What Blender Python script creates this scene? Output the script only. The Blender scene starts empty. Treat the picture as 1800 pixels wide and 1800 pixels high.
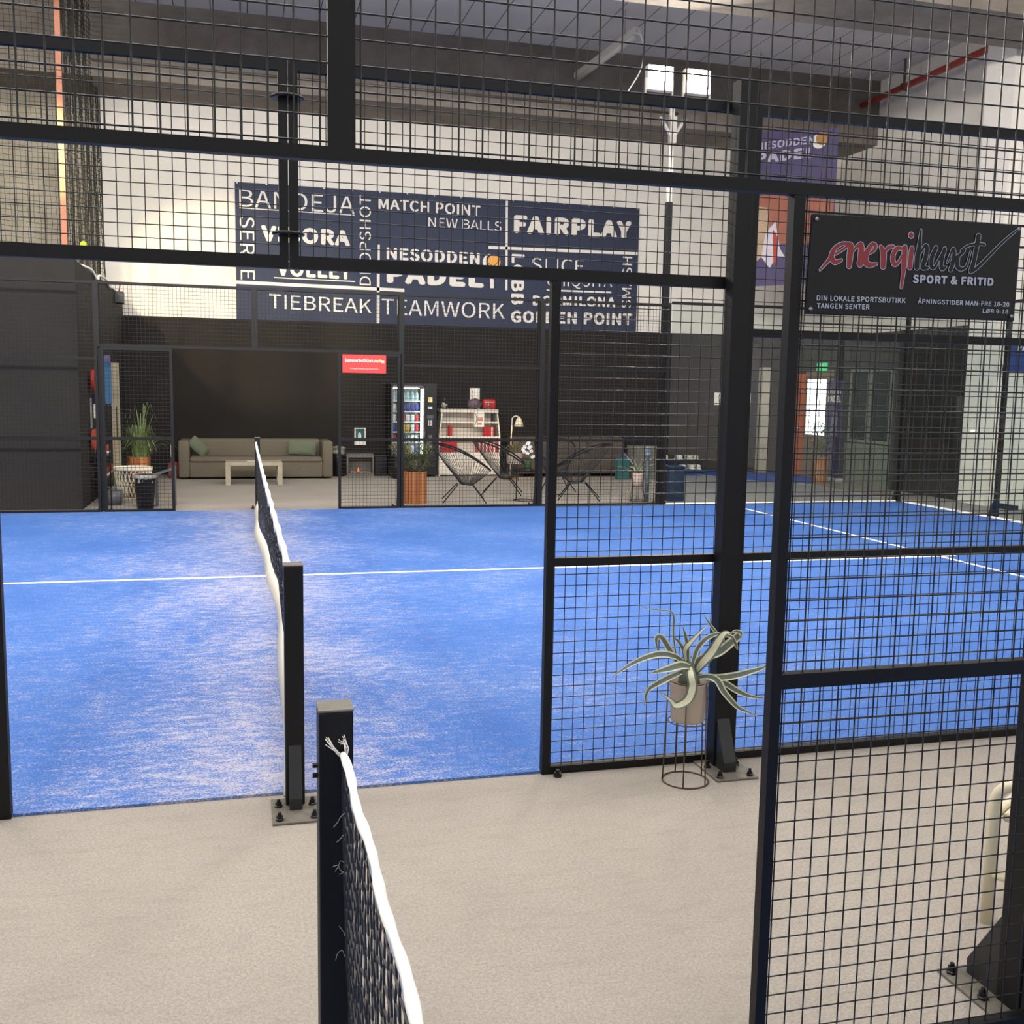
import bpy, math, random
from mathutils import Vector, Matrix
random.seed(7)
sc = bpy.context.scene
COL = sc.collection
PI = math.pi

# ------------------------------------------------------------------ camera
cam_d = bpy.data.cameras.new('camera'); cam = bpy.data.objects.new('camera', cam_d); COL.objects.link(cam)
CAM_LOC = Vector((-0.191, -4.177, 1.687)); YAW, PITCH, ROLL, FPX = -0.260, -0.119, 0.017, 1795.7
def cam_axes():
    cy, sy, cp, sp = math.cos(YAW), math.sin(YAW), math.cos(PITCH), math.sin(PITCH)
    f = Vector((-sy*cp, cy*cp, sp)); r = Vector((cy, sy, 0)); u = r.cross(f)
    cr, sr = math.cos(ROLL), math.sin(ROLL)
    return r*cr + u*sr, u*cr - r*sr, f
_r, _u, _f = cam_axes()
cam.matrix_world = Matrix(((_r.x, _u.x, -_f.x, CAM_LOC.x), (_r.y, _u.y, -_f.y, CAM_LOC.y), (_r.z, _u.z, -_f.z, CAM_LOC.z), (0, 0, 0, 1)))
cam_d.sensor_fit = 'HORIZONTAL'; cam_d.sensor_width = 36.0; cam_d.lens = FPX/1800*36.0
cam_d.clip_start = 0.02; cam_d.clip_end = 200
sc.camera = cam

# ------------------------------------------------------------------ world, lamps, exposure
w = bpy.data.worlds.new('world'); sc.world = w; w.use_nodes = True
bg = w.node_tree.nodes['Background']; bg.inputs[0].default_value = (1.0, 0.97, 0.93, 1); bg.inputs[1].default_value = 1.0
sc.view_settings.view_transform = 'Standard'; sc.view_settings.look = 'None'
sc.view_settings.gamma = 1.0; sc.view_settings.use_curve_mapping = False
sc.view_settings.exposure = 0.0
def area(name, loc, target, sx, sy, power, col=(1, .95, .87)):
    d = bpy.data.lights.new(name, 'AREA'); d.shape = 'RECTANGLE'; d.size = sx; d.size_y = sy; d.energy = power; d.color = col
    o = bpy.data.objects.new(name, d); COL.objects.link(o); o.location = loc
    o.rotation_euler = (Vector(target)-Vector(loc)).to_track_quat('-Z', 'Y').to_euler()
    return o
def spot(name, loc, target, power, ang, blend=.3, size=.15, col=(1, .93, .82)):
    d = bpy.data.lights.new(name, 'SPOT'); d.energy = power; d.spot_size = ang; d.spot_blend = blend; d.shadow_soft_size = size; d.color = col
    o = bpy.data.objects.new(name, d); COL.objects.link(o); o.location = loc
    o.rotation_euler = (Vector(target)-Vector(loc)).to_track_quat('-Z', 'Y').to_euler()
    return o
WARM = (1, .94, .85)
# floodlights of the four lamp masts round this court and the mast row of the near court
for x, y, tx, ty, p in ((6.0, 9.6, 1.5, 3.5, 300), (-6.0, 9.6, -1.5, 3.5, 300), (6.0, .3, 1.5, 6.5, 230), (-6.0, .3, -1.5, 6.5, 230)):
    area('floodlight', (x, y, 6.05), (tx, ty, 0), 1.0, .35, p, WARM)
# unseen fill lights added over court, corridor and lounge to brighten the hall
area('court_fill', (-1.0, 4.5, 7.4), (-1.0, 4.5, 0), 9, 5, 330, (1, .96, .9))
area('corridor_fill', (0, -2.0, 5.6), (0, -1.2, 0), 8, 2.5, 150, WARM)
area('ceiling_fill', (0, -0.6, 6.2), (1.0, 8, 9.0), 9, 1.0, 1500, (1, .95, .9))  # added uplight, only there to lift the ceiling brightness
area('lounge_fill', (2.5, 12.6, 5.2), (2.5, 12.8, 0), 8, 1.2, 90, WARM)
area('side_bay_fill', (-7.5, 10.5, 7.6), (-5.0, 16, 5.0), 2.5, .6, 260, (1, .95, .85))  # added out-of-view fill for the concrete behind the netting
# warm light from the far left mast, cut by the pier, on the white wall
spot('far_left_floodlight', (-4.6, 9.8, 6.0), (-.3, 16, 3.3), 3600, .50, .5, .12, (1, .78, .42))

# ------------------------------------------------------------------ helpers
class MB:
    """collects shapes; build() links them as ONE mesh object"""
    up = Vector((0, 0, 1))
    def __init__(s): s.v = []; s.f = []; s.m = []; s.mi = 0
    def add(s, vs, fs):
        b = len(s.v); s.v += [tuple(v) for v in vs]
        for f in fs: s.f.append([b+i for i in f]); s.m.append(s.mi)
        return s
    def box(s, x0, x1, y0, y1, z0, z1):
        return s.add([(x, y, z) for z in (z0, z1) for y in (y0, y1) for x in (x0, x1)],
                     [(0, 2, 3, 1), (4, 5, 7, 6), (0, 1, 5, 4), (2, 6, 7, 3), (0, 4, 6, 2), (1, 3, 7, 5)])
    def bevbox(s, x0, x1, y0, y1, z0, z1, r, n=3):
        """box with edges rounded along z-extrusion and soft top: superellipsoid-like cushion"""
        cx, cy, cz = (x0+x1)/2, (y0+y1)/2, (z0+z1)/2; hx, hy, hz = (x1-x0)/2, (y1-y0)/2, (z1-z0)/2
        r = min(r, hx, hy, hz); vs = []; fs = []
        rings = []
        for k in range(n+1):
            a = PI/2*k/n; rings.append((r*(1-math.sin(a)) , -hz + r*(1-math.cos(a)) ))
        prof = [(r - r*math.sin(PI/2*k/n), -hz + r - r*math.cos(PI/2*k/n)) for k in range(n+1)]
        prof += [(i, -z) for i, z in reversed(prof)]
        loops = []
        for inset, z in prof:
            lp = []
            for sx, sy, a0 in ((1, 1, 0), (-1, 1, PI/2), (-1, -1, PI), (1, -1, 1.5*PI)):
                for k in range(n+1):
                    a = a0 + PI/2*k/n
                    lp.append((cx + sx*(hx-r) + (r-inset)*math.cos(a), cy + sy*(hy-r) + (r-inset)*math.sin(a), cz+z))
            loops.append(lp)
        N = len(loops[0]); b = []
        for lp in loops: vs += lp
        for i in range(len(loops)-1):
            for j in range(N): fs.append((i*N+j, i*N+(j+1) % N, (i+1)*N+(j+1) % N, (i+1)*N+j))
        fs.append(tuple(reversed(range(N)))); fs.append(tuple(range((len(loops)-1)*N, len(loops)*N)))
        return s.add(vs, fs)
    def tube(s, pts, r, n=6, closed=False, caps=True, r2=None):
        pts = [Vector(p) for p in pts]; L = len(pts); vs = []; fs = []
        t0 = (pts[1]-pts[0]).normalized(); up = Vector((0, 0, 1)) if abs(t0.z) < .9 else Vector((1, 0, 0))
        nrm = t0.cross(up).normalized()
        for i, p in enumerate(pts):
            if closed: t = pts[(i+1) % L]-pts[i-1]
            else: t = pts[min(i+1, L-1)]-pts[max(i-1, 0)]
            if t.length < 1e-9: t = t0
            t.normalize(); nrm = (nrm - t*nrm.dot(t)); nrm.normalize(); bn = t.cross(nrm)
            rr = r[i] if isinstance(r, (list, tuple)) else r
            for k in range(n):
                a = 2*PI*(k+.5)/n; vs.append(p + (nrm*math.cos(a)+bn*math.sin(a))*rr)
        M = L if closed else L-1
        for i in range(M):
            j = (i+1) % L
            for k in range(n): fs.append((i*n+k, i*n+(k+1) % n, j*n+(k+1) % n, j*n+k))
        if caps and not closed: fs.append(tuple(reversed(range(n)))); fs.append(tuple(range((L-1)*n, L*n)))
        return s.add(vs, fs)
    def cyl(s, p, q, r0, r1=None, n=16): return s.tube([p, q], [r0, r0 if r1 is None else r1], n)
    def lathe(s, prof, c=(0, 0, 0), n=24):
        vs = []; fs = []
        for r, z in prof:
            for k in range(n): a = 2*PI*k/n; vs.append((c[0]+r*math.cos(a), c[1]+r*math.sin(a), c[2]+z))
        for i in range(len(prof)-1):
            for k in range(n): fs.append((i*n+k, i*n+(k+1) % n, (i+1)*n+(k+1) % n, (i+1)*n+k))
        if prof[0][0] > 1e-5: fs.append(tuple(reversed(range(n))))
        if prof[-1][0] > 1e-5: fs.append(tuple(range((len(prof)-1)*n, len(prof)*n)))
        return s.add(vs, fs)
    def prism(s, poly, axis, a0, a1):
        """extrude a polygon of 2D points along axis 'x','y' or 'z'"""
        def P(p, a): return (a, p[0], p[1]) if axis == 'x' else (p[0], a, p[1]) if axis == 'y' else (p[0], p[1], a)
        n = len(poly); vs = [P(p, a0) for p in poly]+[P(p, a1) for p in poly]
        fs = [tuple(range(n)), tuple(reversed(range(n, 2*n)))]+[(i, i+n, (i+1) % n+n, (i+1) % n) for i in range(n)]
        return s.add(vs, fs)
    def ball(s, c, r, n=12, sq=1.0):
        pr = [(r*math.sin(PI*k/n), -r*sq*math.cos(PI*k/n)) for k in range(n+1)]
        pr[0] = (1e-6, pr[0][1]); pr[-1] = (1e-6, pr[-1][1])
        return s.lathe(pr, c, max(8, n))
    def leaf(s, pts, wid, fold=.25, n=10, twist=None, edge=True, thick=0):
        """strap leaf along a spline: 5 points across, outer strips get material index mi+1"""
        P = spline([Vector(p) for p in pts], n); L = len(P); b = s.mi; vs = []; idx = []
        for i, p in enumerate(P):
            t = (P[min(i+1, L-1)]-P[max(i-1, 0)]).normalized(); sd = t.cross(s.up)
            if sd.length < .15: sd = t.cross(Vector((.3, -1, 0)))
            sd.normalize()
            nn = sd.cross(t).normalized()
            u = i/(L-1); ww = wid*(.55+.45*math.sin(min(1, u/.45)*PI/2))*(1-u**2.6)*.5+.0006
            for q in (-1, -.62, 0, .62, 1): vs.append(p+sd*(q*ww)+nn*(abs(q)*ww*fold))
        bb = len(s.v); s.v += [tuple(v) for v in vs]
        for i in range(L-1):
            for k in range(4):
                s.f.append([bb+i*5+k, bb+i*5+k+1, bb+(i+1)*5+k+1, bb+(i+1)*5+k]); s.m.append(b+(1 if edge and k in (0, 3) else 0))
        return s
    def shift(s, d):
        s.v = [(a-d[0], b-d[1], c-d[2]) for a, b, c in s.v]; return s
def spline(P, n):
    out = []
    for i in range(len(P)-1):
        a, b, c, d = P[max(i-1, 0)], P[i], P[i+1], P[min(i+2, len(P)-1)]
        for k in range(n):
            t = k/n; out.append(.5*((2*b)+(c-a)*t+(2*a-5*b+4*c-d)*t*t+(3*b-a-3*c+d)*t**3))
    out.append(P[-1].copy()); return out

def link(name, mb, mats, parent=None, smooth=False, bevel=0, world=False):
    if world and parent is not None: mb.shift(parent.location)
    me = bpy.data.meshes.new(name); me.from_pydata(mb.v, [], mb.f)
    if not isinstance(mats, (list, tuple)): mats = [mats]
    for m in mats: me.materials.append(m)
    me.polygons.foreach_set('material_index', [min(i, len(mats)-1) for i in mb.m])
    if smooth: me.polygons.foreach_set('use_smooth', [True]*len(me.polygons))
    me.update()
    o = bpy.data.objects.new(name, me); COL.objects.link(o)
    if parent is not None: o.parent = parent
    if bevel:
        b = o.modifiers.new('bevel', 'BEVEL'); b.width = bevel; b.segments = 2; b.limit_method = 'ANGLE'; b.angle_limit = .7
    return o
def tag(o, label, cat, group=None):
    o['label'] = label; o['category'] = cat
    if group: o['group'] = group
    return o
def thing(name, label, cat, loc=(0, 0, 0), rz=0, group=None):
    o = bpy.data.objects.new(name, None); COL.objects.link(o); o.location = loc; o.rotation_euler = (0, 0, rz)
    o.empty_display_size = .1
    return tag(o, label, cat, group)
def struct(name, mb, m, smooth=False):
    o = link(name, mb, m, None, smooth); o['kind'] = 'structure'; return o
def dup(root, loc, rz=None, label=None, group=None):
    r = root.copy(); COL.objects.link(r); r.location = loc
    if rz is not None: r.rotation_euler = (0, 0, rz)
    if label: r['label'] = label
    if group: r['group'] = group
    for ch in list(root.children):
        c = ch.copy(); COL.objects.link(c); c.parent = r
        for g in list(ch.children):
            d = g.copy(); COL.objects.link(d); d.parent = c
    return r

# ------------------------------------------------------------------ materials
def srgb(h):
    h = h.lstrip('#'); c = [int(h[i:i+2], 16)/255 for i in (0, 2, 4)]
    return tuple(x/12.92 if x <= .04045 else ((x+.055)/1.055)**2.4 for x in c)+(1,)
def mat(name, col, rough=.6, metal=0, spec=.5, noise=None, bump=None, emit=None, coat=0):
    m = bpy.data.materials.new(name); m.use_nodes = True; nt = m.node_tree; b = nt.nodes['Principled BSDF']
    c = srgb(col) if isinstance(col, str) else tuple(col)+((1,) if len(col) == 3 else ())
    b.inputs['Base Color'].default_value = c; b.inputs['Roughness'].default_value = rough
    b.inputs['Metallic'].default_value = metal; b.inputs['Specular IOR Level'].default_value = spec
    if emit: b.inputs['Emission Color'].default_value = c; b.inputs['Emission Strength'].default_value = emit
    if noise or bump: tc = nt.nodes.new('ShaderNodeTexCoord')
    if noise:
        n = nt.nodes.new('ShaderNodeTexNoise'); n.inputs['Scale'].default_value = noise[0]; n.inputs['Detail'].default_value = 5
        n.inputs['Roughness'].default_value = .65
        nt.links.new(tc.outputs['Object'], n.inputs['Vector'])
        mr = nt.nodes.new('ShaderNodeMapRange'); mr.inputs[1].default_value = .25; mr.inputs[2].default_value = .75
        mr.inputs[3].default_value = 1-noise[1]; mr.inputs[4].default_value = 1+noise[1]
        nt.links.new(n.outputs['Fac'], mr.inputs[0])
        mx = nt.nodes.new('ShaderNodeMix'); mx.data_type = 'RGBA'; mx.blend_type = 'MULTIPLY'; mx.inputs[0].default_value = 1
        mx.inputs[6].default_value = c; nt.links.new(mr.outputs[0], mx.inputs[7]); nt.links.new(mx.outputs[2], b.inputs['Base Color'])
    if bump:
        n2 = nt.nodes.new('ShaderNodeTexNoise'); n2.inputs['Scale'].default_value = bump[0]; n2.inputs['Detail'].default_value = 4
        nt.links.new(tc.outputs['Object'], n2.inputs['Vector'])
        bp = nt.nodes.new('ShaderNodeBump'); bp.inputs['Strength'].default_value = bump[1]; bp.inputs['Distance'].default_value = .01
        nt.links.new(n2.outputs['Fac'], bp.inputs['Height']); nt.links.new(bp.outputs['Normal'], b.inputs['Normal'])
    return m
class G:
    """tiny node-graph builder"""
    def __init__(s, name):
        s.m = bpy.data.materials.new(name); s.m.use_nodes = True; s.nt = s.m.node_tree; s.b = s.nt.nodes['Principled BSDF']
        s.tc = s.nt.nodes.new('ShaderNodeTexCoord').outputs['Object']
    def lk(s, a, b): s.nt.links.new(a, b)
    def noise(s, vec, scale, detail=4, rough=.6):
        n = s.nt.nodes.new('ShaderNodeTexNoise'); n.inputs['Scale'].default_value = scale; n.inputs['Detail'].default_value = detail
        n.inputs['Roughness'].default_value = rough; s.lk(vec, n.inputs['Vector']); return n.outputs['Fac']
    def mapping(s, vec, sc, loc=(0, 0, 0), rot=(0, 0, 0)):
        n = s.nt.nodes.new('ShaderNodeMapping'); n.inputs['Scale'].default_value = sc; n.inputs['Location'].default_value = loc
        n.inputs['Rotation'].default_value = rot; s.lk(vec, n.inputs['Vector']); return n.outputs[0]
    def rng(s, v, a, b, c=0, d=1):
        n = s.nt.nodes.new('ShaderNodeMapRange'); s.lk(v, n.inputs[0])
        for i, x in enumerate((a, b, c, d)): n.inputs[i+1].default_value = x
        return n.outputs[0]
    def math(s, op, a, b=None):
        n = s.nt.nodes.new('ShaderNodeMath'); n.operation = op
        for i, x in enumerate((a, b)):
            if x is None: continue
            if isinstance(x, (int, float)): n.inputs[i].default_value = x
            else: s.lk(x, n.inputs[i])
        return n.outputs[0]
    def mix(s, f, a, b, mode='MIX'):
        n = s.nt.nodes.new('ShaderNodeMix'); n.data_type = 'RGBA'; n.blend_type = mode
        for i, x in ((0, f), (6, a), (7, b)):
            if isinstance(x, (int, float)): n.inputs[i].default_value = x
            elif isinstance(x, tuple): n.inputs[i].default_value = x
            elif isinstance(x, str): n.inputs[i].default_value = srgb(x)
            else: s.lk(x, n.inputs[i])
        return n.outputs[2]
    def sep(s, v):
        n = s.nt.nodes.new('ShaderNodeSeparateXYZ'); s.lk(v, n.inputs[0]); return n.outputs
    def bump(s, h, st, dist=.01):
        n = s.nt.nodes.new('ShaderNodeBump'); n.inputs['Strength'].default_value = st; n.inputs['Distance'].default_value = dist
        s.lk(h, n.inputs['Height']); s.lk(n.outputs[0], s.b.inputs['Normal'])
    def out(s, col, rough=.7, spec=.4):
        s.lk(col, s.b.inputs['Base Color']); s.b.inputs['Roughness'].default_value = rough; s.b.inputs['Specular IOR Level'].default_value = spec
        return s.m

def carpet_mat():
    g = G('grey_needle_felt'); f = g.noise(g.tc, 260, 3, .8); p = g.noise(g.tc, 1.1, 4); p2 = g.noise(g.mapping(g.tc, (3, 9, 1)), 2, 4)
    f2 = g.noise(g.tc, 95, 3, .8); c = g.mix(g.rng(f, .3, .7), '#75706a', '#aea79e'); c = g.mix(g.rng(f2, .4, .62, 0, .5), c, '#bab3a9'); c = g.mix(g.rng(p, .35, .7, 0, .35), c, '#8c857c'); c = g.mix(g.rng(p2, .5, .75, 0, .18), c, '#6f6a63')
    g.bump(f, .5, .004); return g.out(c, .95, .1)
def turf_mat(worn):
    g = G('blue_turf' if worn else 'blue_turf_plain'); xyz = g.sep(g.tc)
    fine = g.noise(g.mapping(g.tc, (110, 190, 110)), 1, 3, .8)
    med = g.noise(g.mapping(g.tc, (7, 18, 8)), 1, 6, .75)
    big = g.noise(g.tc, .7, 4, .6)
    ax = g.math('ABSOLUTE', g.math('ADD', xyz[0], .12))
    near = g.math('POWER', 2.718, g.math('MULTIPLY', g.math('POWER', g.math('DIVIDE', ax, .85), 2), -1))   # worn strip along the net
    wide = g.rng(ax, 0, 4.5, .22, .0)
    amt = g.math('ADD', g.math('MULTIPLY', near, .26), wide)
    amt = g.math('ADD', amt, g.rng(big, .35, .7, -.16, .12))
    v = g.math('ADD', g.math('MULTIPLY', fine, .72), g.math('MULTIPLY', med, .45))
    mask = g.rng(g.math('ADD', v, g.math('MULTIPLY', amt, .31)), .665, .80, 0, .62)
    base = g.mix(g.rng(fine, .3, .7), '#1f4488', '#4472ba'); base = g.mix(g.rng(big, .3, .7, 0, .25), base, '#5b8fd8')
    c = g.mix(mask, base, '#d6c8bc'); g.bump(fine, .6, .006); return g.out(c, .75, .25)
def concrete_mat(name, a, b, sc=1.0):
    g = G(name); n = g.noise(g.tc, 1.3*sc, 6, .7); n2 = g.noise(g.mapping(g.tc, (.5, .5, 4)), 2*sc, 4); n3 = g.noise(g.tc, 30, 3)
    c = g.mix(g.rng(n, .3, .7), a, b); c = g.mix(g.rng(n2, .5, .75, 0, .4), c, a); g.bump(n3, .3, .01); return g.out(c, .9, .2)
def ceiling_mat():
    g = G('ceiling_boards'); xyz = g.sep(g.tc)
    fr = g.math('FRACT', g.math('DIVIDE', xyz[0], .6)); joint = g.math('LESS_THAN', fr, .028)
    n = g.noise(g.tc, .8, 4); c = g.mix(g.rng(n, .3, .7), '#cfccca', '#dedbd8'); c = g.mix(joint, c, '#66625f'); return g.out(c, .85, .2)
def wood_slat_mat(name='acacia_slats', n=7):
    g = G(name); xyz = g.sep(g.tc)
    nt = g.nt; at = nt.nodes.new('ShaderNodeMath'); at.operation = 'ARCTAN2'; g.lk(xyz[1], at.inputs[0]); g.lk(xyz[0], at.inputs[1])
    k = g.math('FLOOR', g.math('MULTIPLY', at.outputs[0], n)); wn = nt.nodes.new('ShaderNodeTexWhiteNoise'); wn.noise_dimensions = '1D'; g.lk(k, wn.inputs['W'])
    gr = g.noise(g.mapping(g.tc, (22, 22, 2.2)), 1, 4)
    c = g.mix(wn.outputs['Value'], '#7a3d1c', '#c98a52'); c = g.mix(g.rng(gr, .35, .7, 0, .5), c, '#5f2e14'); return g.out(c, .45, .4)
def glass_mat(name, tint=(.93, .96, .95), refl=1.0, ior=1.5):
    m = bpy.data.materials.new(name); m.use_nodes = True; nt = m.node_tree; nt.nodes.remove(nt.nodes['Principled BSDF'])
    t = nt.nodes.new('ShaderNodeBsdfTransparent'); t.inputs[0].default_value = tint+(1,)
    g = nt.nodes.new('ShaderNodeBsdfGlossy'); g.inputs['Roughness'].default_value = .02; g.inputs[0].default_value = (refl, refl, refl, 1)
    lw = nt.nodes.new('ShaderNodeLayerWeight'); lw.inputs[0].default_value = .5
    pw = nt.nodes.new('ShaderNodeMath'); pw.operation = 'POWER'; pw.inputs[1].default_value = 5; nt.links.new(lw.outputs['Facing'], pw.inputs[0])
    f = nt.nodes.new('ShaderNodeMapRange'); f.inputs[3].default_value = .035; f.inputs[4].default_value = .9; nt.links.new(pw.outputs[0], f.inputs[0])
    mx = nt.nodes.new('ShaderNodeMixShader'); nt.links.new(f.outputs[0], mx.inputs[0]); nt.links.new(t.outputs[0], mx.inputs[1]); nt.links.new(g.outputs[0], mx.inputs[2])
    nt.links.new(mx.outputs[0], nt.nodes['Material Output'].inputs[0]); return m
M = dict(
    carpet=carpet_mat(), turf=turf_mat(True), line=mat('white_line', '#f2eee6', .8, noise=(40, .08)),
    black=mat('black_powder_coat', '#0b0b0d', .5, .0, .28, noise=(3, .12), bump=(350, .05)),
    wire=mat('black_wire', '#131314', .4, .0, .45, noise=(8, .1)),
    plate=mat('dusty_black_steel', '#6a655c', .6, .2, .4, noise=(25, .35)), gusset=mat('scuffed_black_steel', '#202124', .4, .1, .5, noise=(14, .3)),
    bolt=mat('black_bolt', '#121214', .35, .3, .5, noise=(60, .1)), steel=mat('zinc_steel', '#9a9a98', .35, .8, noise=(30, .1)),
    cord=mat('black_net_cord', '#19191b', .45, 0, .6, noise=(80, .2)), tape=mat('white_net_tape', '#f6f3ea', .8, 0, .2, noise=(60, .06), bump=(200, .2)),
    hem=mat('cream_net_hem', '#efe8d0', .8, 0, .2, noise=(40, .06)),
    concrete=concrete_mat('raw_concrete', '#6a635a', '#8a8278'), concrete_l=concrete_mat('pale_concrete', '#8b8577', '#b4ac9b'),
    white=concrete_mat('white_wall_paint', '#dcd6cb', '#e9e4da', .4), ceil=ceiling_mat(), cream=mat('cream_paint', '#d9d1ba', .7, noise=(2, .06)),
    dark=mat('dark_wall_paint', '#24211e', .85, 0, .25, noise=(1.2, .12)), dark2=mat('dark_partition_paint', '#2a2826', .8, 0, .25, noise=(1.5, .12)),
    navy=mat('navy_banner_vinyl', '#2d3449', .6, 0, .3, noise=(2, .08)), letter=mat('off_white_print', '#e2dcd2', .7, 0, .2, noise=(20, .04)),
    orangeball=mat('orange_print', '#e5a450', .7, noise=(20, .05)), red_sign=mat('coral_red_board', '#e0312f', .5, noise=(10, .05)),
    sign=mat('black_sign_board', '#0c0d10', .45, 0, .3, noise=(4, .08)), signred=mat('sign_red', '#86191f', .4, noise=(10, .05)), signwhite=mat('sign_white', '#a9adba', .4, noise=(10, .05)),
    sofa=mat('taupe_sofa_fabric', '#6f685b', .95, 0, .15, noise=(45, .14), bump=(260, .25)), pillow=mat('sage_pillow', '#696f5c', .95, 0, .15, noise=(50, .14), bump=(200, .25)),
    tablewood=mat('grey_washed_wood', '#a49a86', .7, noise=(9, .15)), paper=mat('paper', '#ece6da', .85, noise=(12, .04)),
    wood=wood_slat_mat(), copper=wood_slat_mat('copper_brown_slats', 6), basket=mat('cream_wire', '#e6dfc8', .5, noise=(20, .05)), tray=mat('cream_tray', '#e9e3d0', .5, noise=(8, .05)),
    bin=mat('navy_plastic', '#10131f', .45, 0, .5, noise=(6, .1)), bag=mat('clear_grey_bag', '#8d8a80', .3, 0, .6, noise=(18, .5), bump=(30, .8)),
    grass=mat('grass_blade', '#71834a', .7, noise=(6, .3)), bamboo=mat('bamboo_leaf', '#6f7a4e', .7, noise=(6, .35)), stem=mat('green_stem', '#6d6a41', .7, noise=(9, .2)),
    agave=mat('agave_green', '#555f54', .6, 0, .3, noise=(14, .22)), agave_edge=mat('agave_cream_margin', '#bdbba2', .6, 0, .3, noise=(14, .15)), soil=mat('dark_soil', '#2a211a', .95, noise=(40, .3)),
    pot=mat('greige_pot', '#b3a699', .6, 0, .3, noise=(6, .04)), rod=mat('bronze_wire', '#5b4b3d', .4, .5, noise=(30, .1)), pinkpot=mat('pale_pink_pot', '#dcc4b2', .6, noise=(6, .05)),
    lampwhite=mat('lamp_cream', '#efe0c2', .4, noise=(5, .04)), brass=mat('brass', '#b98a45', .3, .8, noise=(12, .06)),
    shelf=mat('white_laminate', '#e4ddd0', .5, noise=(3, .04)), bookred=mat('red_book_spine', '#b5161f', .5, noise=(10, .1)), bookwhite=mat('white_book_spine', '#e8dfd3', .6, noise=(10, .1)), bookblack=mat('black_book_spine', '#202022', .6, noise=(10, .1)),
    vend=mat('black_machine_case', '#131315', .35, 0, .5, noise=(3, .1)), vendin=mat('white_machine_interior', '#cfd8d8', .5, noise=(3, .05)), led=mat('led_strip', '#eefcf6', .5, emit=9.0), trim=mat('grey_metal_trim', '#6d6b68', .4, .6, noise=(9, .08)),
    orange=mat('orange_door_paint', '#c2571f', .5, 0, .4, noise=(3, .15)), brown=mat('brown_panel', '#7d6a58', .7, noise=(4, .15)), win=mat('daylight_window', '#ffffff', .5, emit=7.0), exitg=mat('exit_green', '#2fb364', .5, emit=1.0),
    wing=mat('dark_window_glass', '#12161f', .12, 0, .6, noise=(2, .2)), slat=mat('grey_green_cladding', '#6f7265', .7, noise=(3, .1)), mat_blue=mat('blue_floor_mat', '#23448f', .85, noise=(15, .15)),
    violet=mat('violet_print', '#4a4266', .6, noise=(2, .15)), redpipe=mat('red_pipe_paint', '#9c3a30', .5, noise=(5, .15)), galv=mat('galvanised_steel', '#c9c6bf', .35, .6, noise=(12, .12)), flood=mat('floodlight_lens', '#fff4e0', .5, emit=60.0), alu=mat('aluminium_housing', '#dcd8d0', .4, .4, noise=(9, .06)),
    glass=glass_mat('clear_glass', (.90, .93, .92), 1.0, 1.5), vase=glass_mat('vase_glass', (.85, .9, .86), 1.0, 1.4), petal=mat('orchid_petal', '#f4f2ee', .7, noise=(8, .04)), moss=mat('moss', '#4d6b2f', .9, noise=(40, .3)),
    netting=mat('dark_ball_netting', '#2b2a24', .7, noise=(30, .2)), strap=mat('peach_strap', '#b5785c', .7, noise=(8, .08)), ball=mat('tennis_felt', '#a8c034', .9, noise=(60, .12)),
    redbag=mat('red_nylon', '#b9261f', .5, noise=(8, .15), bump=(20, .4)), clear=mat('printed_clear_bag', '#6b5a63', .25, 0, .6, noise=(14, .8), bump=(25, .8)), grey=mat('mid_grey_plastic', '#55565a', .5, noise=(6, .1)), teal=mat('teal_print', '#275f63', .7, noise=(6, .15)),
    bluecloth=mat('blue_pennant_cloth', '#2f5878', .8, noise=(6, .12)), beigeb=mat('beige_board', '#8f866e', .7, noise=(8, .1)), coral=mat('coral_red', '#a8402f', .6, noise=(12, .12)), violetpack=mat('violet_pack', '#3e37a0', .5, noise=(20, .2)), yellowpack=mat('yellow_pack', '#d8b040', .5, noise=(20, .2)), whitepack=mat('white_pack', '#e6e6ea', .5, noise=(20, .15)), redpack=mat('red_pack', '#c8303c', .5, noise=(20, .2)), bluepack=mat('blue_pack', '#2c4aa8', .5, noise=(20, .2)), bottle=mat('pale_blue_bottle', '#bcd6de', .25, 0, .6, noise=(20, .15)),
    darksofa=mat('brown_grey_upholstery', '#5b5148', .8, 0, .3, noise=(12, .12), bump=(60, .2)), beigetube=mat('beige_painted_tube', '#cfc6ac', .45, 0, .4, noise=(6, .06)),
    flame=mat('orange_glow', '#ff6a2a', .5, emit=1.2), fireplace=mat('grey_stone_tray', '#6f6a63', .8, noise=(12, .2)), pebble=mat('pebbles', '#8e8478', .8, noise=(40, .3)))

# ------------------------------------------------------------------ the setting
struct('floor', MB().box(-13, 16, -14, 17, -.2, 0), M['carpet'])
struct('wall_back', MB().box(-2.6, 12.4, 16, 16.3, 2.85, 8.0), M['white'])
struct('wall_back_lower', MB().box(-2.25, 11.2, 15.96, 16.3, 0, 2.92), M['dark'])
struct('wall_back_concrete', MB().box(-13, -2.6, 16, 16.4, 0, 8.0), M['concrete_l'])
mb = MB().box(-13, -2.25, 10.4, 16, 0, 3.27); struct('wall_left_partition', mb, M['dark2'])
struct('wall_right_partition', MB().box(11.2, 12.4, 10.1, 16, 0, 2.85), M['dark2'])
struct('wall_right_recess', MB().box(12.4, 12.7, 10.1, 16.3, 2.85, 8.0), M['white'])
mb = MB().box(11.2, 12.7, -5, 10.1, 0, 8.0).box(11.08, 11.2, 9.35, 9.98, 0, 8.0).box(11.12, 11.2, 6.5, 8.3, 0, 8.0); struct('wall_right', mb, M['white'])
struct('ceiling', MB().box(-13, 16, -6, 17, 8.0, 8.2), M['ceil'])
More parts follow.
